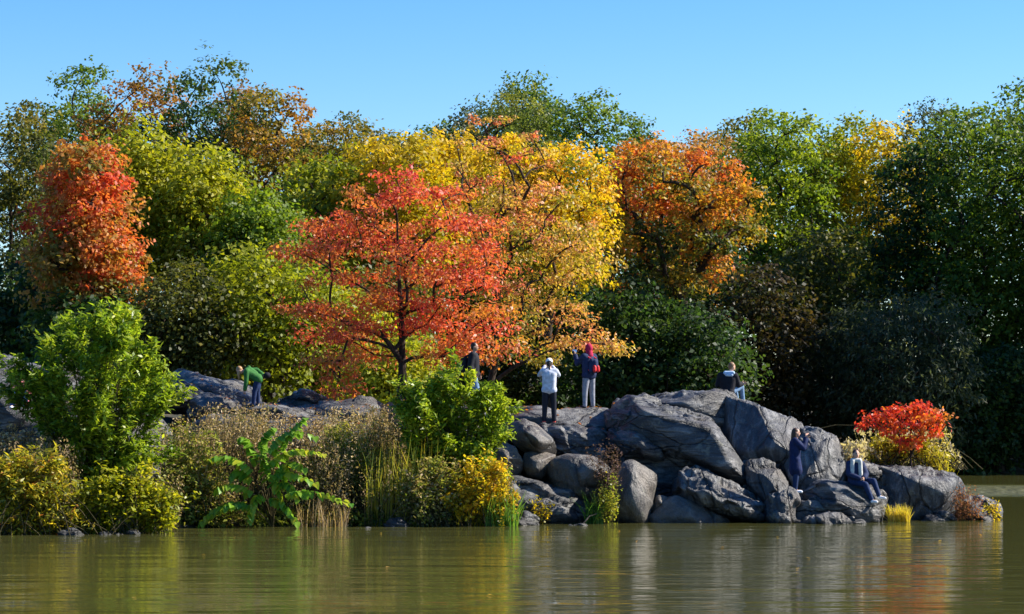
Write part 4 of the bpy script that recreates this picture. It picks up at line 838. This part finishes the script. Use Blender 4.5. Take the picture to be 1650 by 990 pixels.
# ---- big leaved plant: every leaf is a piece of its own
def heart_leaf(name):
    out = [(0, 0), (-.16, -.1), (-.36, -.02), (-.43, .2), (-.33, .52), (-.14, .82), (0, 1.0)]
    V = [(0, .3, .0)]; pts = out + [(-x, y) for x, y in reversed(out[1:-1])]
    for x, y in pts: V.append((x, y, .16 * abs(x) - .22 * y * y))
    V.append((0, .65, -.1)); k = len(pts); T = [(0, 1 + i, 1 + (i + 1) % k) for i in range(k)]
    return mesh_faces(name, np.array(V[:-1]), [], T)
def big_leaf_mat(name, c, c2):
    m, nt, p = new_mat(name); L = nt.links.new
    tc = N(nt, 'ShaderNodeTexCoord'); nz = N(nt, 'ShaderNodeTexNoise'); nz.inputs['Scale'].default_value = 3.0
    oi = N(nt, 'ShaderNodeObjectInfo'); ad = N(nt, 'ShaderNodeMath', operation='MULTIPLY_ADD'); ad.inputs[1].default_value = .7
    L(tc.outputs['Object'], nz.inputs['Vector']); L(oi.outputs['Random'], ad.inputs[0]); L(nz.outputs['Fac'], ad.inputs[2])
    r = N(nt, 'ShaderNodeValToRGB'); r.color_ramp.elements[0].position = .4; r.color_ramp.elements[1].position = 1.0
    r.color_ramp.elements[0].color = (*c, 1); r.color_ramp.elements[1].color = (*c2, 1); L(ad.outputs[0], r.inputs[0]); L(r.outputs[0], p.inputs['Base Color'])
    tr = N(nt, 'ShaderNodeBsdfTranslucent'); L(r.outputs[0], tr.inputs['Color']); mx = N(nt, 'ShaderNodeMixShader'); mx.inputs[0].default_value = .5
    L(p.outputs[0], mx.inputs[1]); L(tr.outputs[0], mx.inputs[2]); L(mx.outputs[0], nt.nodes['Material Output'].inputs['Surface'])
    p.inputs['Roughness'].default_value = .42; p.inputs['Specular IOR Level'].default_value = .4
    return m
def big_leaf_plant():
    rng = np.random.default_rng(404); Y = 57.3
    me = heart_leaf('leaf'); me.materials.append(big_leaf_mat('big_green_leaf', (.07, .24, .02), (.28, .46, .03)))
    me2 = heart_leaf('leaf'); me2.materials.append(big_leaf_mat('big_yellow_leaf', (.22, .38, .02), (.5, .5, .03)))
    b = at(440, 846, Y); bz = max(drop(b[0], Y, 3), 0); root = empty('big_leaved_plant', (b[0], Y, bz))
    tag(root, 'arching plant with large bright heart shaped leaves over the water', 'plant', 'shrubs and plants on the bank')
    br = [((445, 740), (492, 674), 0), ((440, 720), (508, 704), -.1), ((440, 745), (522, 732), -.4), ((410, 735), (388, 708), .1), ((400, 755), (340, 740), -.3), ((440, 768), (518, 784), -.6),
          ((470, 795), (566, 812), -.7), ((440, 805), (478, 842), -.8), ((385, 810), (322, 846), -.6), ((420, 740), (440, 690), .3), ((400, 790), (350, 790), -.5), ((450, 760), (490, 755), -.5), ((420, 800), (400, 846), -.8), ((400, 770), (372, 770), -.2), ((440, 780), (455, 810), -.7), ((430, 770), (425, 735), -.2), ((400, 815), (360, 820), -.8), ((450, 780), (480, 806), -.6)]
    tb = Tubes(); spots = []; base = np.array([b[0], Y, bz - .05])
    for mid, tip, dy in br:
        t = at(tip[0], tip[1], Y + dy); m = at(mid[0], mid[1], Y + dy * .5); c = 2 * m - (base + t) / 2
        u = np.linspace(0, 1, 9)[:, None]; tb.add(bez(base, c, t, u), np.linspace(.016, .004, 9), 5)
        k = 13
        for i in range(k):
            uu = .48 + .52 * i / (k - 1); q = bez(base, c, t, uu); tan = unit((1 - uu) * (c - base) + uu * (t - c))
            side = unit(np.cross(tan, [0, 0, 1.0]))
            for sgn in ((-1, 1) if i < k - 1 else (1,)):
                if rng.random() < .06: continue
                A = Vector(tuple(unit(side * sgn * .55 + tan * .35 + np.array([0, -.15, -.55]) + rng.normal(0, .18, 3))))
                n0 = Vector(tuple(unit(np.array([0, 0, 1.0]) + side * sgn * .5 + rng.normal(0, .25, 3)))); X = A.cross(n0).normalized(); Z = X.cross(A)
                s = (.25 - .08 * (i / k)) * rng.uniform(.8, 1.15)
                spots.append((s - .3 * (q[1] - Y), me2 if rng.random() < (.2 + .3 * i / k) else me, Matrix.Translation(Vector(tuple(q)) - root.location) @ Matrix((X, A, Z)).transposed().to_4x4() @ Matrix.Scale(s, 4)))
    link('stem', tb.mesh('stem'), M_STEM, root)
    spots.sort(key=lambda t: -t[0]); bm = bmesh.new()
    for i, (_, m, mat4) in enumerate(spots):
        if i < 290:
            o = bpy.data.objects.new('leaf', m); COL.objects.link(o); o.parent = root; o.matrix_local = mat4
        else:
            c = m.copy(); c.transform(mat4); bm.from_mesh(c); bpy.data.meshes.remove(c)
    rest = bpy.data.meshes.new('inner_leaves'); bm.to_mesh(rest); bm.free(); rest.materials.append(me.materials[0])
    tag(link('inner_leaves', rest, None, root, local=True), kind='stuff')
big_leaf_plant()
# fallen leaves drifting on the lake
rng = np.random.default_rng(9); k = 24
fy = rng.uniform(34, 57, k); fx = rng.uniform(-1, 1, k) * fy * .21
fc = ramp([(.3, .2, .05), (.5, .25, .05), (.6, .45, .15)], rng.random(k))
fme = leaves_mesh('floating_leaves', np.stack([fx, fy, np.full(k, .012)], 1), np.tile([0, 0, 1.0], (k, 1)) + rng.normal(0, .15, (k, 3)), rng.normal(size=(k, 3)), .09, .06, fc)
tag(link('floating_leaves', fme, M_DRY), 'few fallen leaves floating on the lake', 'leaves', None, 'stuff')
# drift stick at the waterline
st = Tubes(); p0, p1, p2 = at(938, 846, 58.6), at(950, 832, 58.7), at(962, 828, 58.8)
st.add(np.stack([p0, p1, p2]), np.array([.02, .016, .008]), 6)
tag(link('drift_stick', st.mesh('drift_stick'), M_BARKG), 'pale stick leaning at the waterline below the sedge tuft', 'stick')

# fallen leaves caught on the ledges
rng = np.random.default_rng(19); C = []
while len(C) < 260:
    px, Y = rng.uniform(280, 1010), rng.uniform(62.6, 67.0); x = (px - 825) / FPX * Y
    h = rock_bvh.ray_cast(Vector((x, Y, 8.0)), Vector((0, 0, -1)))
    if h[0] is not None and h[1].z > .6: C.append((x, Y, h[0].z + .015))
k = len(C); fc = ramp([(.3, .12, .04), (.55, .14, .04), (.6, .35, .06)], rng.random(k))
lme = leaves_mesh('fallen_leaves', np.array(C), np.tile([0, 0, 1.0], (k, 1)) + rng.normal(0, .3, (k, 3)), rng.normal(size=(k, 3)), .12, .07, fc)
tag(link('fallen_leaves', lme, M_DRY), 'scattered red and yellow fallen leaves on the ledges', 'leaves', None, 'stuff')

# ------------------------------------------------------------------ people
def capsule(p0, r0, p1, r1, seg=12, rings=5):
    p0 = np.array(p0, float); p1 = np.array(p1, float); ax = p1 - p0; L = np.linalg.norm(ax); ax = ax / max(L, 1e-6) if L > 1e-6 else np.array([0, 0, 1.0])
    ref = np.array([1.0, 0, 0]) if abs(ax[2]) > .8 else np.array([0, 0, 1.0]); U = unit(np.cross(ax, ref)); W = np.cross(ax, U)
    prof = [(p0 - ax * r0 * math.cos(t), r0 * math.sin(t)) for t in np.linspace(0.12, math.pi / 2, rings)] + [(p1 + ax * r1 * math.sin(t), r1 * math.cos(t)) for t in np.linspace(0, math.pi / 2 - .12, rings)]
    a = np.arange(seg) * 2 * math.pi / seg; V = [c + r * (math.cos(t) * U + math.sin(t) * W) for c, r in prof for t in a]
    F = []
    for i in range(len(prof) - 1):
        for j in range(seg): F.append((i * seg + j, i * seg + (j + 1) % seg, (i + 1) * seg + (j + 1) % seg, (i + 1) * seg + j))
    F.append(tuple(reversed(range(seg)))); F.append(tuple((len(prof) - 1) * seg + j for j in range(seg)))
    return V, F
def ellipsoid(c, r, f=(0, 1, 0)):
    f = unit(np.array(f, float)); s = unit(np.cross(f, [0, 0, 1.0])); u = np.cross(s, f)
    V0, F = ico(3); V = np.array(c) + V0[:, :1] * r[0] * s + V0[:, 1:2] * r[1] * f + V0[:, 2:] * r[2] * u
    return [v for v in V], [tuple(int(k) for k in t) for t in F]
def blob(name, prims, voxel, mats, parent, smooth=3, cut=None):
    """melt closed shapes into one continuous skin"""
    V, F = [], []
    for pv, pf in prims:
        o = len(V); V += [tuple(v) for v in pv]; F += [tuple(k + o for k in f) for f in pf]
    me = bpy.data.meshes.new('tmp'); me.from_pydata(V, [], F)
    ob = bpy.data.objects.new('tmp', me); COL.objects.link(ob)
    rm = ob.modifiers.new('r', 'REMESH'); rm.mode = 'VOXEL'; rm.voxel_size = voxel; rm.use_smooth_shade = True
    if smooth: sm = ob.modifiers.new('s', 'SMOOTH'); sm.iterations = smooth; sm.factor = .5
    dg = bpy.context.evaluated_depsgraph_get(); out = bpy.data.meshes.new_from_object(ob.evaluated_get(dg)); out.name = name
    bpy.data.objects.remove(ob); bpy.data.meshes.remove(me)
    out.materials.clear()
    for m in mats: out.materials.append(m)
    o = bpy.data.objects.new(name, out); COL.objects.link(o)
    if parent is not None: o.parent = parent
    return o

M_SKIN = plain('skin', (.56, .32, .22), .55, .35, .06); M_SKIN2 = plain('tanned_skin', (.42, .23, .15), .55, .35, .06)
M_EYE = plain('dark_eye', (.02, .015, .012), .3); M_LIP = plain('lip', (.4, .12, .1), .5)
def V3(*a): return np.array(a, float)

def hand_prims(w, d, side, curl=.6):
    """palm and five separate curled fingers; w wrist, d pointing direction, side towards the thumb"""
    d = unit(np.array(d, float)); side = unit(side - d * np.dot(side, d)); n = np.cross(d, side); pr = []
    pc = w + d * .045
    for k in (-1, 0, 1): pr.append(capsule(w + side * .018 * k, .016, w + d * .085 + side * .024 * k, .015, 8, 3))
    for i, (o, l) in enumerate([(.033, .07), (.011, .08), (-.011, .075), (-.033, .058)]):
        a = w + d * .085 + side * o; b = a + (d * math.cos(curl) + n * math.sin(curl)) * l * .5; c = b + (d * math.cos(curl * 2.2) + n * math.sin(curl * 2.2)) * l * .5
        pr += [capsule(a, .0092, b, .0085, 7, 3), capsule(b, .0085, c, .0072, 7, 3)]
    a = w + d * .03 + side * .03; b = a + (d * .6 + side * .75 + n * .25) * .04; c = b + (d * .85 + side * .2 + n * .5) * .035
    pr += [capsule(a, .012, b, .0105, 7, 3), capsule(b, .0105, c, .008, 7, 3)]
    return pr

def person(label, loc, J, face, top, legs, shoes, hair, skin=M_SKIN, fat=1.0, coat=None, hair_style='short', extra=None, top_fat=.022, cuff=.92, hood=None, name='person', up=None, curl=.6, scale=1.0):
    """J: joints in metres (x right, y away, z up) round the feet point"""
    J = {k: np.array(v, float) for k, v in J.items()}
    root = empty(name, loc); root.scale = (scale,) * 3; tag(root, label, 'person', 'people on the rocks')
    f = unit(np.array(face, float)); s = unit(np.cross(f, [0, 0, 1.0])); hu = np.cross(s, f)
    H = J['head']
    body, ch, pe = [], J['chest'], J['pelvis']
    def limb(pts, rad, infl=0.0):
        return [capsule(pts[i], rad[i] + infl, pts[i + 1], rad[i + 1] + infl) for i in range(len(pts) - 1)]
    mid = (ch + pe) / 2
    def torso(i): return limb([J['shL'] * .85 + ch * .15, J['shR'] * .85 + ch * .15], [.062, .062], i) + [capsule(ch + (J['shL'] - ch) * .42 - V3(0, 0, .05), .105 + i, pe + (J['hipL'] - pe) * .6, .105 + i), capsule(ch + (J['shR'] - ch) * .42 - V3(0, 0, .05), .105 + i, pe + (J['hipR'] - pe) * .6, .105 + i), capsule(ch, .11 + i, mid, .115 + i)]
    def arm(k, i, c=1.0):
        e = J['el' + k] + (J['ha' + k] - J['el' + k]) * c
        return limb([J['sh' + k], J['el' + k], e], [.055, .043, .034], i)
    def leg(k, i, c=1.0):
        e = J['kn' + k] + (J['an' + k] - J['kn' + k]) * c
        return limb([J['hip' + k], J['kn' + k], e], [.09, .062, .042], i)
    body += torso(0)
    for k in 'LR':
        body += arm(k, 0) + leg(k, 0) + [capsule(J['an' + k], .036, J['toe' + k], .026)]
    body += [capsule(ch + V3(0, 0, .06), .06, H - hu * .07, .05)]
    body += [ellipsoid(H, (.074, .092, .112), f), ellipsoid(H - hu * .05 + f * .03, (.055, .06, .065), f), capsule(H + f * .085 + hu * .005, .012, H + f * .104 - hu * .028, .015),
             ellipsoid(H + s * .076 - hu * .008, (.014, .024, .033), f), ellipsoid(H - s * .076 - hu * .008, (.014, .024, .033), f)]
    b = blob('body', body, .018, [skin, M_EYE, M_LIP], root, 2)
    me = b.data; cen = np.empty(len(me.polygons) * 3); me.polygons.foreach_get('center', cen); cen = cen.reshape(-1, 3); mi = np.zeros(len(cen), np.int32)
    for sg in (-1, 1): mi[np.linalg.norm((cen - (H + f * .082 + s * sg * .032 + hu * .012)) * np.array([1, 1, 1.5]), axis=1) < .018] = 1
    mi[np.linalg.norm((cen - (H + f * .088 - hu * .056)) * np.array([1, 1, 2]), axis=1) < .026] = 2
    me.polygons.foreach_set('material_index', mi)
    hp = []
    for k, sg in (('L', -1), ('R', 1)):
        d = J['ha' + k] - J['el' + k]; thumb = J.get('th' + k, f * .6 + V3(0, 0, .5) - s * sg * .3)
        hp += hand_prims(J['ha' + k], d, np.array(thumb, float), curl)
    hb = blob('hands', hp, .0075, [skin], root, 1)
    # one continuous mesh: join the hands to the body
    bm = bmesh.new(); bm.from_mesh(b.data); bm.from_mesh(hb.data); bm.to_mesh(b.data); bm.free(); bpy.data.objects.remove(hb)
    tp = torso(top_fat * fat)
    for k in 'LR': tp += arm(k, top_fat * .85, cuff)
    tp += [capsule(ch + V3(0, 0, .07), .075, ch + V3(0, 0, .115), .066)]
    tp += limb([J['hipL'] * .9 + pe * .1, J['hipR'] * .9 + pe * .1], [.115, .115], top_fat * .7)
    if coat:
        for k in 'LR': tp.append(capsule(J['hip' + k], .125, J['hip' + k] * .45 + J['kn' + k] * .55 + V3(0, 0, 0), .15))
        tp.append(capsule(pe, .14, (J['knL'] + J['knR']) / 2 + V3(0, 0, coat), .17))
    made = {}; made['jacket'] = blob('coat' if coat else 'jacket', tp, .018, [top], root, 3)
    lg = limb([J['hipL'], J['hipR']], [.105, .105], .01)
    for k in 'LR': lg += leg(k, .016, .97)
    blob('trousers', lg, .018, [legs], root, 3)
    for k in 'LR':
        td = unit(J['toe' + k] - J['an' + k]); blob('shoe', [capsule(J['an' + k] + V3(0, 0, .005), .05, J['an' + k] + td * .02 - V3(0, 0, .03), .046), capsule(J['an' + k] - V3(0, 0, .028), .044, J['toe' + k], .038)], .011, [shoes], root, 2)
    hs_ = [ellipsoid(H + hu * .03 - f * .022, (.083, .092, .098), f)]
    if hair_style == 'short': hs_ += [ellipsoid(H - f * .05 - hu * .01, (.076, .055, .08), f)]
    if hair_style == 'long':
        hs_ += [capsule(H - f * .05, .075, H - f * .075 - V3(0, 0, .2), .06), capsule(H - f * .03 + s * .06, .04, H + s * .08 - f * .02 - V3(0, 0, .26), .03), capsule(H - f * .03 - s * .06, .04, H - s * .08 - f * .02 - V3(0, 0, .26), .03)]
    if hair_style == 'tail': hs_ += [ellipsoid(H - f * .05 - hu * .01, (.076, .055, .08), f), capsule(H - f * .1 + hu * .0, .03, H - f * .14 - V3(0, 0, .16), .022)]
    if hair_style == 'bend': hs_ += [capsule(H - f * .0 - hu * .0, .07, H + V3(-.02, -.02, -.13), .05), capsule(H + V3(-.02, -.02, -.13), .05, H + V3(-.01, -.02, -.27), .02), capsule(H + s * .06, .04, H + s * .05 - V3(0, 0, .2), .025)]
    if hair_style != 'none': made['hair'] = blob('hair', hs_, .012, [hair], root, 2)
    if hood is not None:
        made['hood'] = blob('hood', [ellipsoid(H + hu * .015 - f * .025, (.1, .108, .128), f), capsule(H - hu * .06 - f * .03, .09, ch + V3(0, 0, .1) - f * .03, .1)], .013, [hood], made['jacket'], 3)
    for (nm, prims, mat) in (extra or []): blob(nm, prims, .011, [mat], made['hair'] if nm == 'hair_bun' else made['jacket'] if nm == 'hood' else root, 2)
    return root

def stand(h=1.7, yaw=90, sp=.1, lean=0.0):
    """upright pose; yaw 90 looks away from the camera, 0 looks right"""
    k = h / 1.7; f = V3(math.cos(R(yaw)), math.sin(R(yaw)), 0); s = V3(f[1], -f[0], 0)
    J = {}
    for nm, sg in (('L', -1), ('R', 1)):
        J['an' + nm] = s * sg * (sp + .01) + V3(0, 0, .075); J['toe' + nm] = s * sg * (sp + .04) + f * .15 + V3(0, 0, .04)
        J['kn' + nm] = s * sg * (sp - .0) * .95 + f * .02 + V3(0, 0, .47 * k); J['hip' + nm] = s * sg * .085 + V3(0, 0, .88 * k)
        J['sh' + nm] = s * sg * .175 * k + V3(0, 0, 1.38 * k); J['el' + nm] = s * sg * .23 + V3(0, 0, 1.1 * k) - f * .04; J['ha' + nm] = s * sg * .23 + f * .1 + V3(0, 0, .88 * k)
    J['pelvis'] = V3(0, 0, .92 * k); J['chest'] = V3(0, 0, 1.3 * k); J['head'] = V3(0, 0, 1.585 * k) + f * .03
    return J, f, s
def phone(label, loc, f, mat):
    bm = bmesh.new(); bmesh.ops.create_cube(bm, size=1)
    for v in bm.verts: v.co = Vector((v.co.x * .15, v.co.y * .009, v.co.z * .074))
    bmesh.ops.bevel(bm, geom=bm.edges[:], offset=.003, segments=2, affect='EDGES')
    me = bpy.data.meshes.new('phone'); bm.to_mesh(me); bm.free(); o = link('phone', me, mat); o.location = tuple(loc)
    o.rotation_euler = (0, 0, math.atan2(f[1], f[0]) - math.pi / 2); tag(o, label, 'phone', 'phones held up by the photographers')
    lm = bpy.data.meshes.new('lens'); b2 = bmesh.new(); bmesh.ops.create_cone(b2, cap_ends=True, segments=12, radius1=.008, radius2=.008, depth=.004, matrix=Matrix.Translation((.05, .0065, .02)) @ Matrix.Rotation(R(90), 4, 'X')); b2.to_mesh(lm); b2.free()
    lens = link('lens', lm, M_EYE, o, local=True)
    return o
def backpack(label, loc, f, mats, size=(.3, .17, .42)):
    """f: direction the wearer looks; the pack sits behind"""
    f = unit(np.array(f, float)); s = V3(f[1], -f[0], 0); root = empty('backpack', loc); tag(root, label, 'backpack', 'backpacks worn on the rocks')
    w, d, h = size
    blob('bag', [capsule(s * a * w * .3 + V3(0, 0, h * .14), w * .22, s * a * w * .25 + V3(0, 0, h * .78), w * .2) for a in (-1, 0, 1)] + [capsule(-f * d * .2 + V3(0, 0, h * .3), w * .3, -f * d * .2 + V3(0, 0, h * .7), w * .27)], .013, [mats[0]], root, 3)
    blob('pocket', [capsule(s * a * w * .2 - f * d * .62 + V3(0, 0, h * .16), w * .17, s * a * w * .18 - f * d * .58 + V3(0, 0, h * .38), w * .16) for a in (-1, 1)], .012, [mats[1]], root, 3)
    for a in (-1, 1):
        t = Tubes(); pts = [s * a * w * .3 + V3(0, 0, h * .9), s * a * w * .36 + f * .14 + V3(0, 0, h * 1.06), s * a * w * .4 + f * .27 + V3(0, 0, h * .7), s * a * w * .4 + f * .2 + V3(0, 0, h * .3), s * a * w * .35 + V3(0, 0, h * .12)]
        t.add(np.array(pts), .018, 6); link('strap', t.mesh('strap'), mats[1], root, local=True)
    return root
def put(px, Y, dz=0.0, z=None):
    x = (px - 825) / FPX * Y
    return V3(x, Y, (drop(x, Y, 6.0) if z is None else z) + dz)

K = dict(navy=plain('navy_cloth', (.018, .028, .075)), black=plain('black_cloth', (.012, .012, .018)), leg=plain('black_leggings', (.012, .014, .024), .6), white=plain('pale_shirt', (.5, .53, .62)),
         cap=plain('white_cap', (.75, .75, .78)), coral=plain('coral_shoe', (.75, .1, .08)), hood=plain('crimson_hood', (.42, .015, .06)), grey=plain('grey_sweatpants', (.24, .25, .29)),
         boot=plain('dark_boot', (.015, .015, .022), .5), red=plain('red_nylon', (.6, .03, .03), .5), blue=plain('pale_blue_hood', (.42, .55, .72)), jean=plain('light_jeans', (.16, .26, .4)),
         djean=plain('dark_jeans', (.015, .03, .085)), coat=plain('blue_coat', (.009, .018, .07)), green=plain('green_hoodie', (.035, .14, .03)), scarf=plain('pale_scarf', (.5, .5, .46)),
         shoe=plain('white_shoe', (.75, .74, .76)), brown=plain('brown_hair', (.06, .03, .018), .5, .3), dark=plain('dark_hair', (.014, .011, .01), .45, .3), blond=plain('blond_hair', (.38, .22, .1), .5, .3),
         fair=plain('light_brown_hair', (.2, .11, .055), .5, .3), pink=plain('pink_shirt', (.55, .15, .17)), bluej=plain('blue_trousers', (.02, .07, .24)), phone=plain('phone_case', (.02, .02, .025), .3, .5, .05), phoneb=plain('blue_phone_case', (.05, .15, .35), .3, .5, .05))

# woman in white cap, seen from behind, photographing
J, f, s = stand(1.68, 92, .12)
for k, sg in (('L', -1), ('R', 1)): J['el' + k] = s * sg * .25 + f * .14 + V3(0, 0, 1.26); J['ha' + k] = s * sg * .09 + f * .3 + V3(0, 0, 1.5)
H = J['head']; L = put(885, 62.6)
person('woman in white cap, pale shirt, black leggings and coral shoes photographing', L, J, f, K['white'], K['leg'], K['coral'], K['dark'], hair_style='tail', top_fat=.02,
       extra=[('cap', [ellipsoid(H + V3(0, 0, .05) - f * .005, (.092, .105, .088), f), capsule(H + f * .09 + V3(0, 0, .05) - s * .05, .014, H + f * .15 + V3(0, 0, .035), .012), capsule(H + f * .09 + V3(0, 0, .05) + s * .05, .014, H + f * .15 + V3(0, 0, .035), .012)], K['cap'])])
phone('dark phone held before the face of the woman in white cap', L + f * .4 + V3(0, 0, 1.56), f, K['phone'])
# person in crimson hood
J, f, s = stand(1.72, 128, .13)
J['elL'] = V3(-.31, .06, 1.2); J['haL'] = V3(-.36, .18, 1.44); J['elR'] = s * .24 + V3(0, 0, 1.12); J['haR'] = V3(-.14, -.06, .95)
J['haR'], J['elR'] = V3(.14, .1, .92), s * .25 + V3(0, 0, 1.13)
L = put(949, 64.2)
person('person in crimson hood, navy jacket and grey sweatpants pointing a phone', L, J, f, K['navy'], K['grey'], K['boot'], K['dark'], hood=K['hood'], top_fat=.035, fat=1.0)
phone('small blue phone raised by the person in crimson hood', L + V3(-.375, .25, 1.55), f, K['phoneb'])
backpack('red and navy backpack on the hooded person', L - f * .2 + V3(0, 0, .95), f, (K['navy'], K['red']))
# man in black jacket walking right
J, f, s = stand(1.8, -8, .09)
J['elR'] = s * .24 - f * .06 + V3(0, 0, 1.16); J['haR'] = s * .22 + f * .04 + V3(0, 0, .93)
J['anR'] += f * .16; J['toeR'] += f * .16; J['knR'] += f * .1
L = put(763, 64.0)
person('man in black jacket and pale jeans behind the willow shrub', L, J, unit(f + V3(0, 0, -.05)), K['black'], K['jean'], K['boot'], K['dark'], skin=M_SKIN2, top_fat=.045)
backpack('large black backpack on the man in black jacket', L - f * .22 + V3(0, 0, .98), f, (K['black'], K['black']), (.34, .2, .48))
# woman in green bending down
J, f, s = stand(1.66, 182, .09)
J['pelvis'] = V3(.14, 0, .84); J['hipL'] = V3(.13, -.08, .82); J['hipR'] = V3(.13, .08, .82)
J['knL'] = V3(.03, -.09, .45); J['knR'] = V3(.1, .09, .46); J['anL'] = V3(.0, -.1, .075); J['anR'] = V3(.12, .1, .075); J['toeL'] = V3(-.14, -.12, .04); J['toeR'] = V3(-.02, .12, .04)
J['chest'] = V3(-.15, 0, 1.05); J['shL'] = V3(-.2, -.16, 1.05); J['shR'] = V3(-.2, .16, 1.08); J['head'] = V3(-.42, -.02, 1.08)
J['elL'] = V3(-.2, -.2, .76); J['haL'] = V3(-.24, -.2, .5); J['elR'] = V3(.06, .24, 1.1); J['haR'] = V3(.25, .14, .95)
L = put(409, 63.9)
person('woman in green hoodie and blue jeans bending down on the left ledge', L, J, (-.75, -.1, -.65), K['green'], K['djean'], K['boot'], K['blond'], hair_style='bend', top_fat=.035, scale=.9)
o = blob('cap', [ellipsoid((0, 0, 0), (.11, .1, .085), (1, 0, .3)), capsule((-.06, -.05, -.06), .016, (-.12, -.04, -.1), .012)], .011, [K['black']], None, 2); o.location = tuple(L + V3(.335, .11, .84))
tag(o, 'dark cap held behind the back of the bending woman', 'cap')
# sitting man on the summit
J, f, s = stand(1.74, 50, .1)
fw = V3(.75, .66, 0); s = V3(.66, -.75, 0)
J['pelvis'] = V3(0, 0, .12); J['hipL'] = -s * .09 + V3(0, 0, .1); J['hipR'] = s * .09 + V3(0, 0, .1); J['chest'] = V3(.03, 0, .47); J['shL'] = V3(-.17, .06, .56); J['shR'] = V3(.2, -.05, .55)
J['head'] = V3(.13, .06, .79); J['knR'] = s * .1 + fw * .36 + V3(.05, 0, .26); J['knL'] = -s * .1 + fw * .38 + V3(0, 0, .24); J['anR'] = s * .1 + fw * .5 + V3(0, 0, -.14); J['anL'] = -s * .1 + fw * .5 + V3(0, 0, -.16)
J['toeR'] = J['anR'] + fw * .15 - V3(0, 0, .05); J['toeL'] = J['anL'] + fw * .15 - V3(0, 0, .05)
J['elR'] = V3(.29, .02, .3); J['haR'] = V3(.4, .14, .33); J['elL'] = V3(-.24, .14, .3); J['haL'] = V3(.1, .4, .34)
L = put(1172, 64.4, -.03)
person('man sitting on the summit rock in navy jacket with pale blue hood', L, J, (.85, .45, -.12), K['black'], K['jean'], K['shoe'], K['fair'], top_fat=.045,
       extra=[('hood', [capsule((-.06, -.07, .62), .055, (.14, -.1, .62), .055), capsule((-.02, -.1, .57), .05, (.1, -.12, .56), .05)], K['blue'])])
# woman in long blue coat
J, f, s = stand(1.62, -4, .06)
J['elR'] = s * .16 + f * .2 + V3(0, 0, 1.12); J['haR'] = s * .05 + f * .27 + V3(0, 0, 1.38); J['elL'] = -s * .14 + f * .24 + V3(0, 0, 1.14); J['haL'] = -s * .05 + f * .29 + V3(0, 0, 1.37)
L = put(1281, 60.1)
person('woman in long dark blue coat with brown hair photographing to the right', L, J, f, K['coat'], K['djean'], K['shoe'], K['brown'], hair_style='long', coat=.12, top_fat=.032)
phone('phone held up by the woman in the blue coat', L + f * .37 + V3(0, 0, 1.47), f, K['phone'])
# seated woman with scarf
J, f, s = stand(1.65, -60, .1)
fw = V3(.5, -.86, 0)
J['pelvis'] = V3(0, 0, .12); J['hipL'] = V3(.08, .05, .11); J['hipR'] = V3(-.08, -.05, .11); J['chest'] = V3(-.02, 0, .48); J['shL'] = V3(.15, .05, .55); J['shR'] = V3(-.17, -.03, .55); J['head'] = V3(0, -.03, .8)
J['knL'] = V3(.4, -.3, .13); J['knR'] = V3(.18, -.42, .05); J['anL'] = V3(.52, -.42, -.24); J['anR'] = V3(.33, -.5, -.34); J['toeL'] = V3(.66, -.47, -.29); J['toeR'] = V3(.43, -.6, -.38)
J['elL'] = V3(.24, -.1, .3); J['haL'] = V3(.17, -.26, .2); J['elR'] = V3(-.2, -.16, .3); J['haR'] = V3(.06, -.28, .19)
L = put(1379, 60.3, -.04); H = J['head']
person('seated woman with pale scarf, dark jeans and white sneakers facing the lake', L, J, (.3, -.95, .02), K['navy'], K['djean'], K['shoe'], K['brown'], hair_style='short', top_fat=.04,
       extra=[('scarf', [capsule((-.09, -.08, .64), .06, (.09, -.08, .64), .06), capsule((-.08, .05, .64), .06, (.08, .05, .64), .06), capsule((-.1, -.12, .62), .055, (-.12, -.17, .3), .06), capsule((.09, -.12, .62), .055, (.1, -.17, .26), .055)], K['scarf']),
              ('hair_bun', [ellipsoid(H + V3(.05, .03, .11), (.035, .035, .045), (0, 1, 0))], K['blond'])])
# two people mostly hidden behind shrubs
def sit_pose():
    J, f, s = stand(1.7, -70, .1)
    J.update(pelvis=V3(0, 0, .12), hipL=V3(.08, 0, .1), hipR=V3(-.08, 0, .1), chest=V3(0, -.02, .48), shL=V3(.17, 0, .56), shR=V3(-.17, 0, .56), head=V3(0, -.05, .8), knL=V3(.14, -.35, .36), knR=V3(-.14, -.35, .36), anL=V3(.12, -.45, 0), anR=V3(-.12, -.45, 0), toeL=V3(.13, -.6, -.03), toeR=V3(-.13, -.6, -.03), elL=V3(.22, -.12, .32), elR=V3(-.22, -.12, .32), haL=V3(.12, -.32, .4), haR=V3(-.12, -.32, .4))
    return J
p = at(714, 640, 64.5)
person('dark haired person sitting low behind the centre willow shrub', put(714, 63.9), sit_pose(), (.3, .9, 0), K['black'], K['djean'], K['boot'], K['dark'], top_fat=.035)
person('person in pink half hidden behind the large left willow shrub', V3(*at(34, 655, 60.2)), sit_pose(), (.5, -.8, 0), K['pink'], K['bluej'], K['shoe'], K['brown'], top_fat=.03)
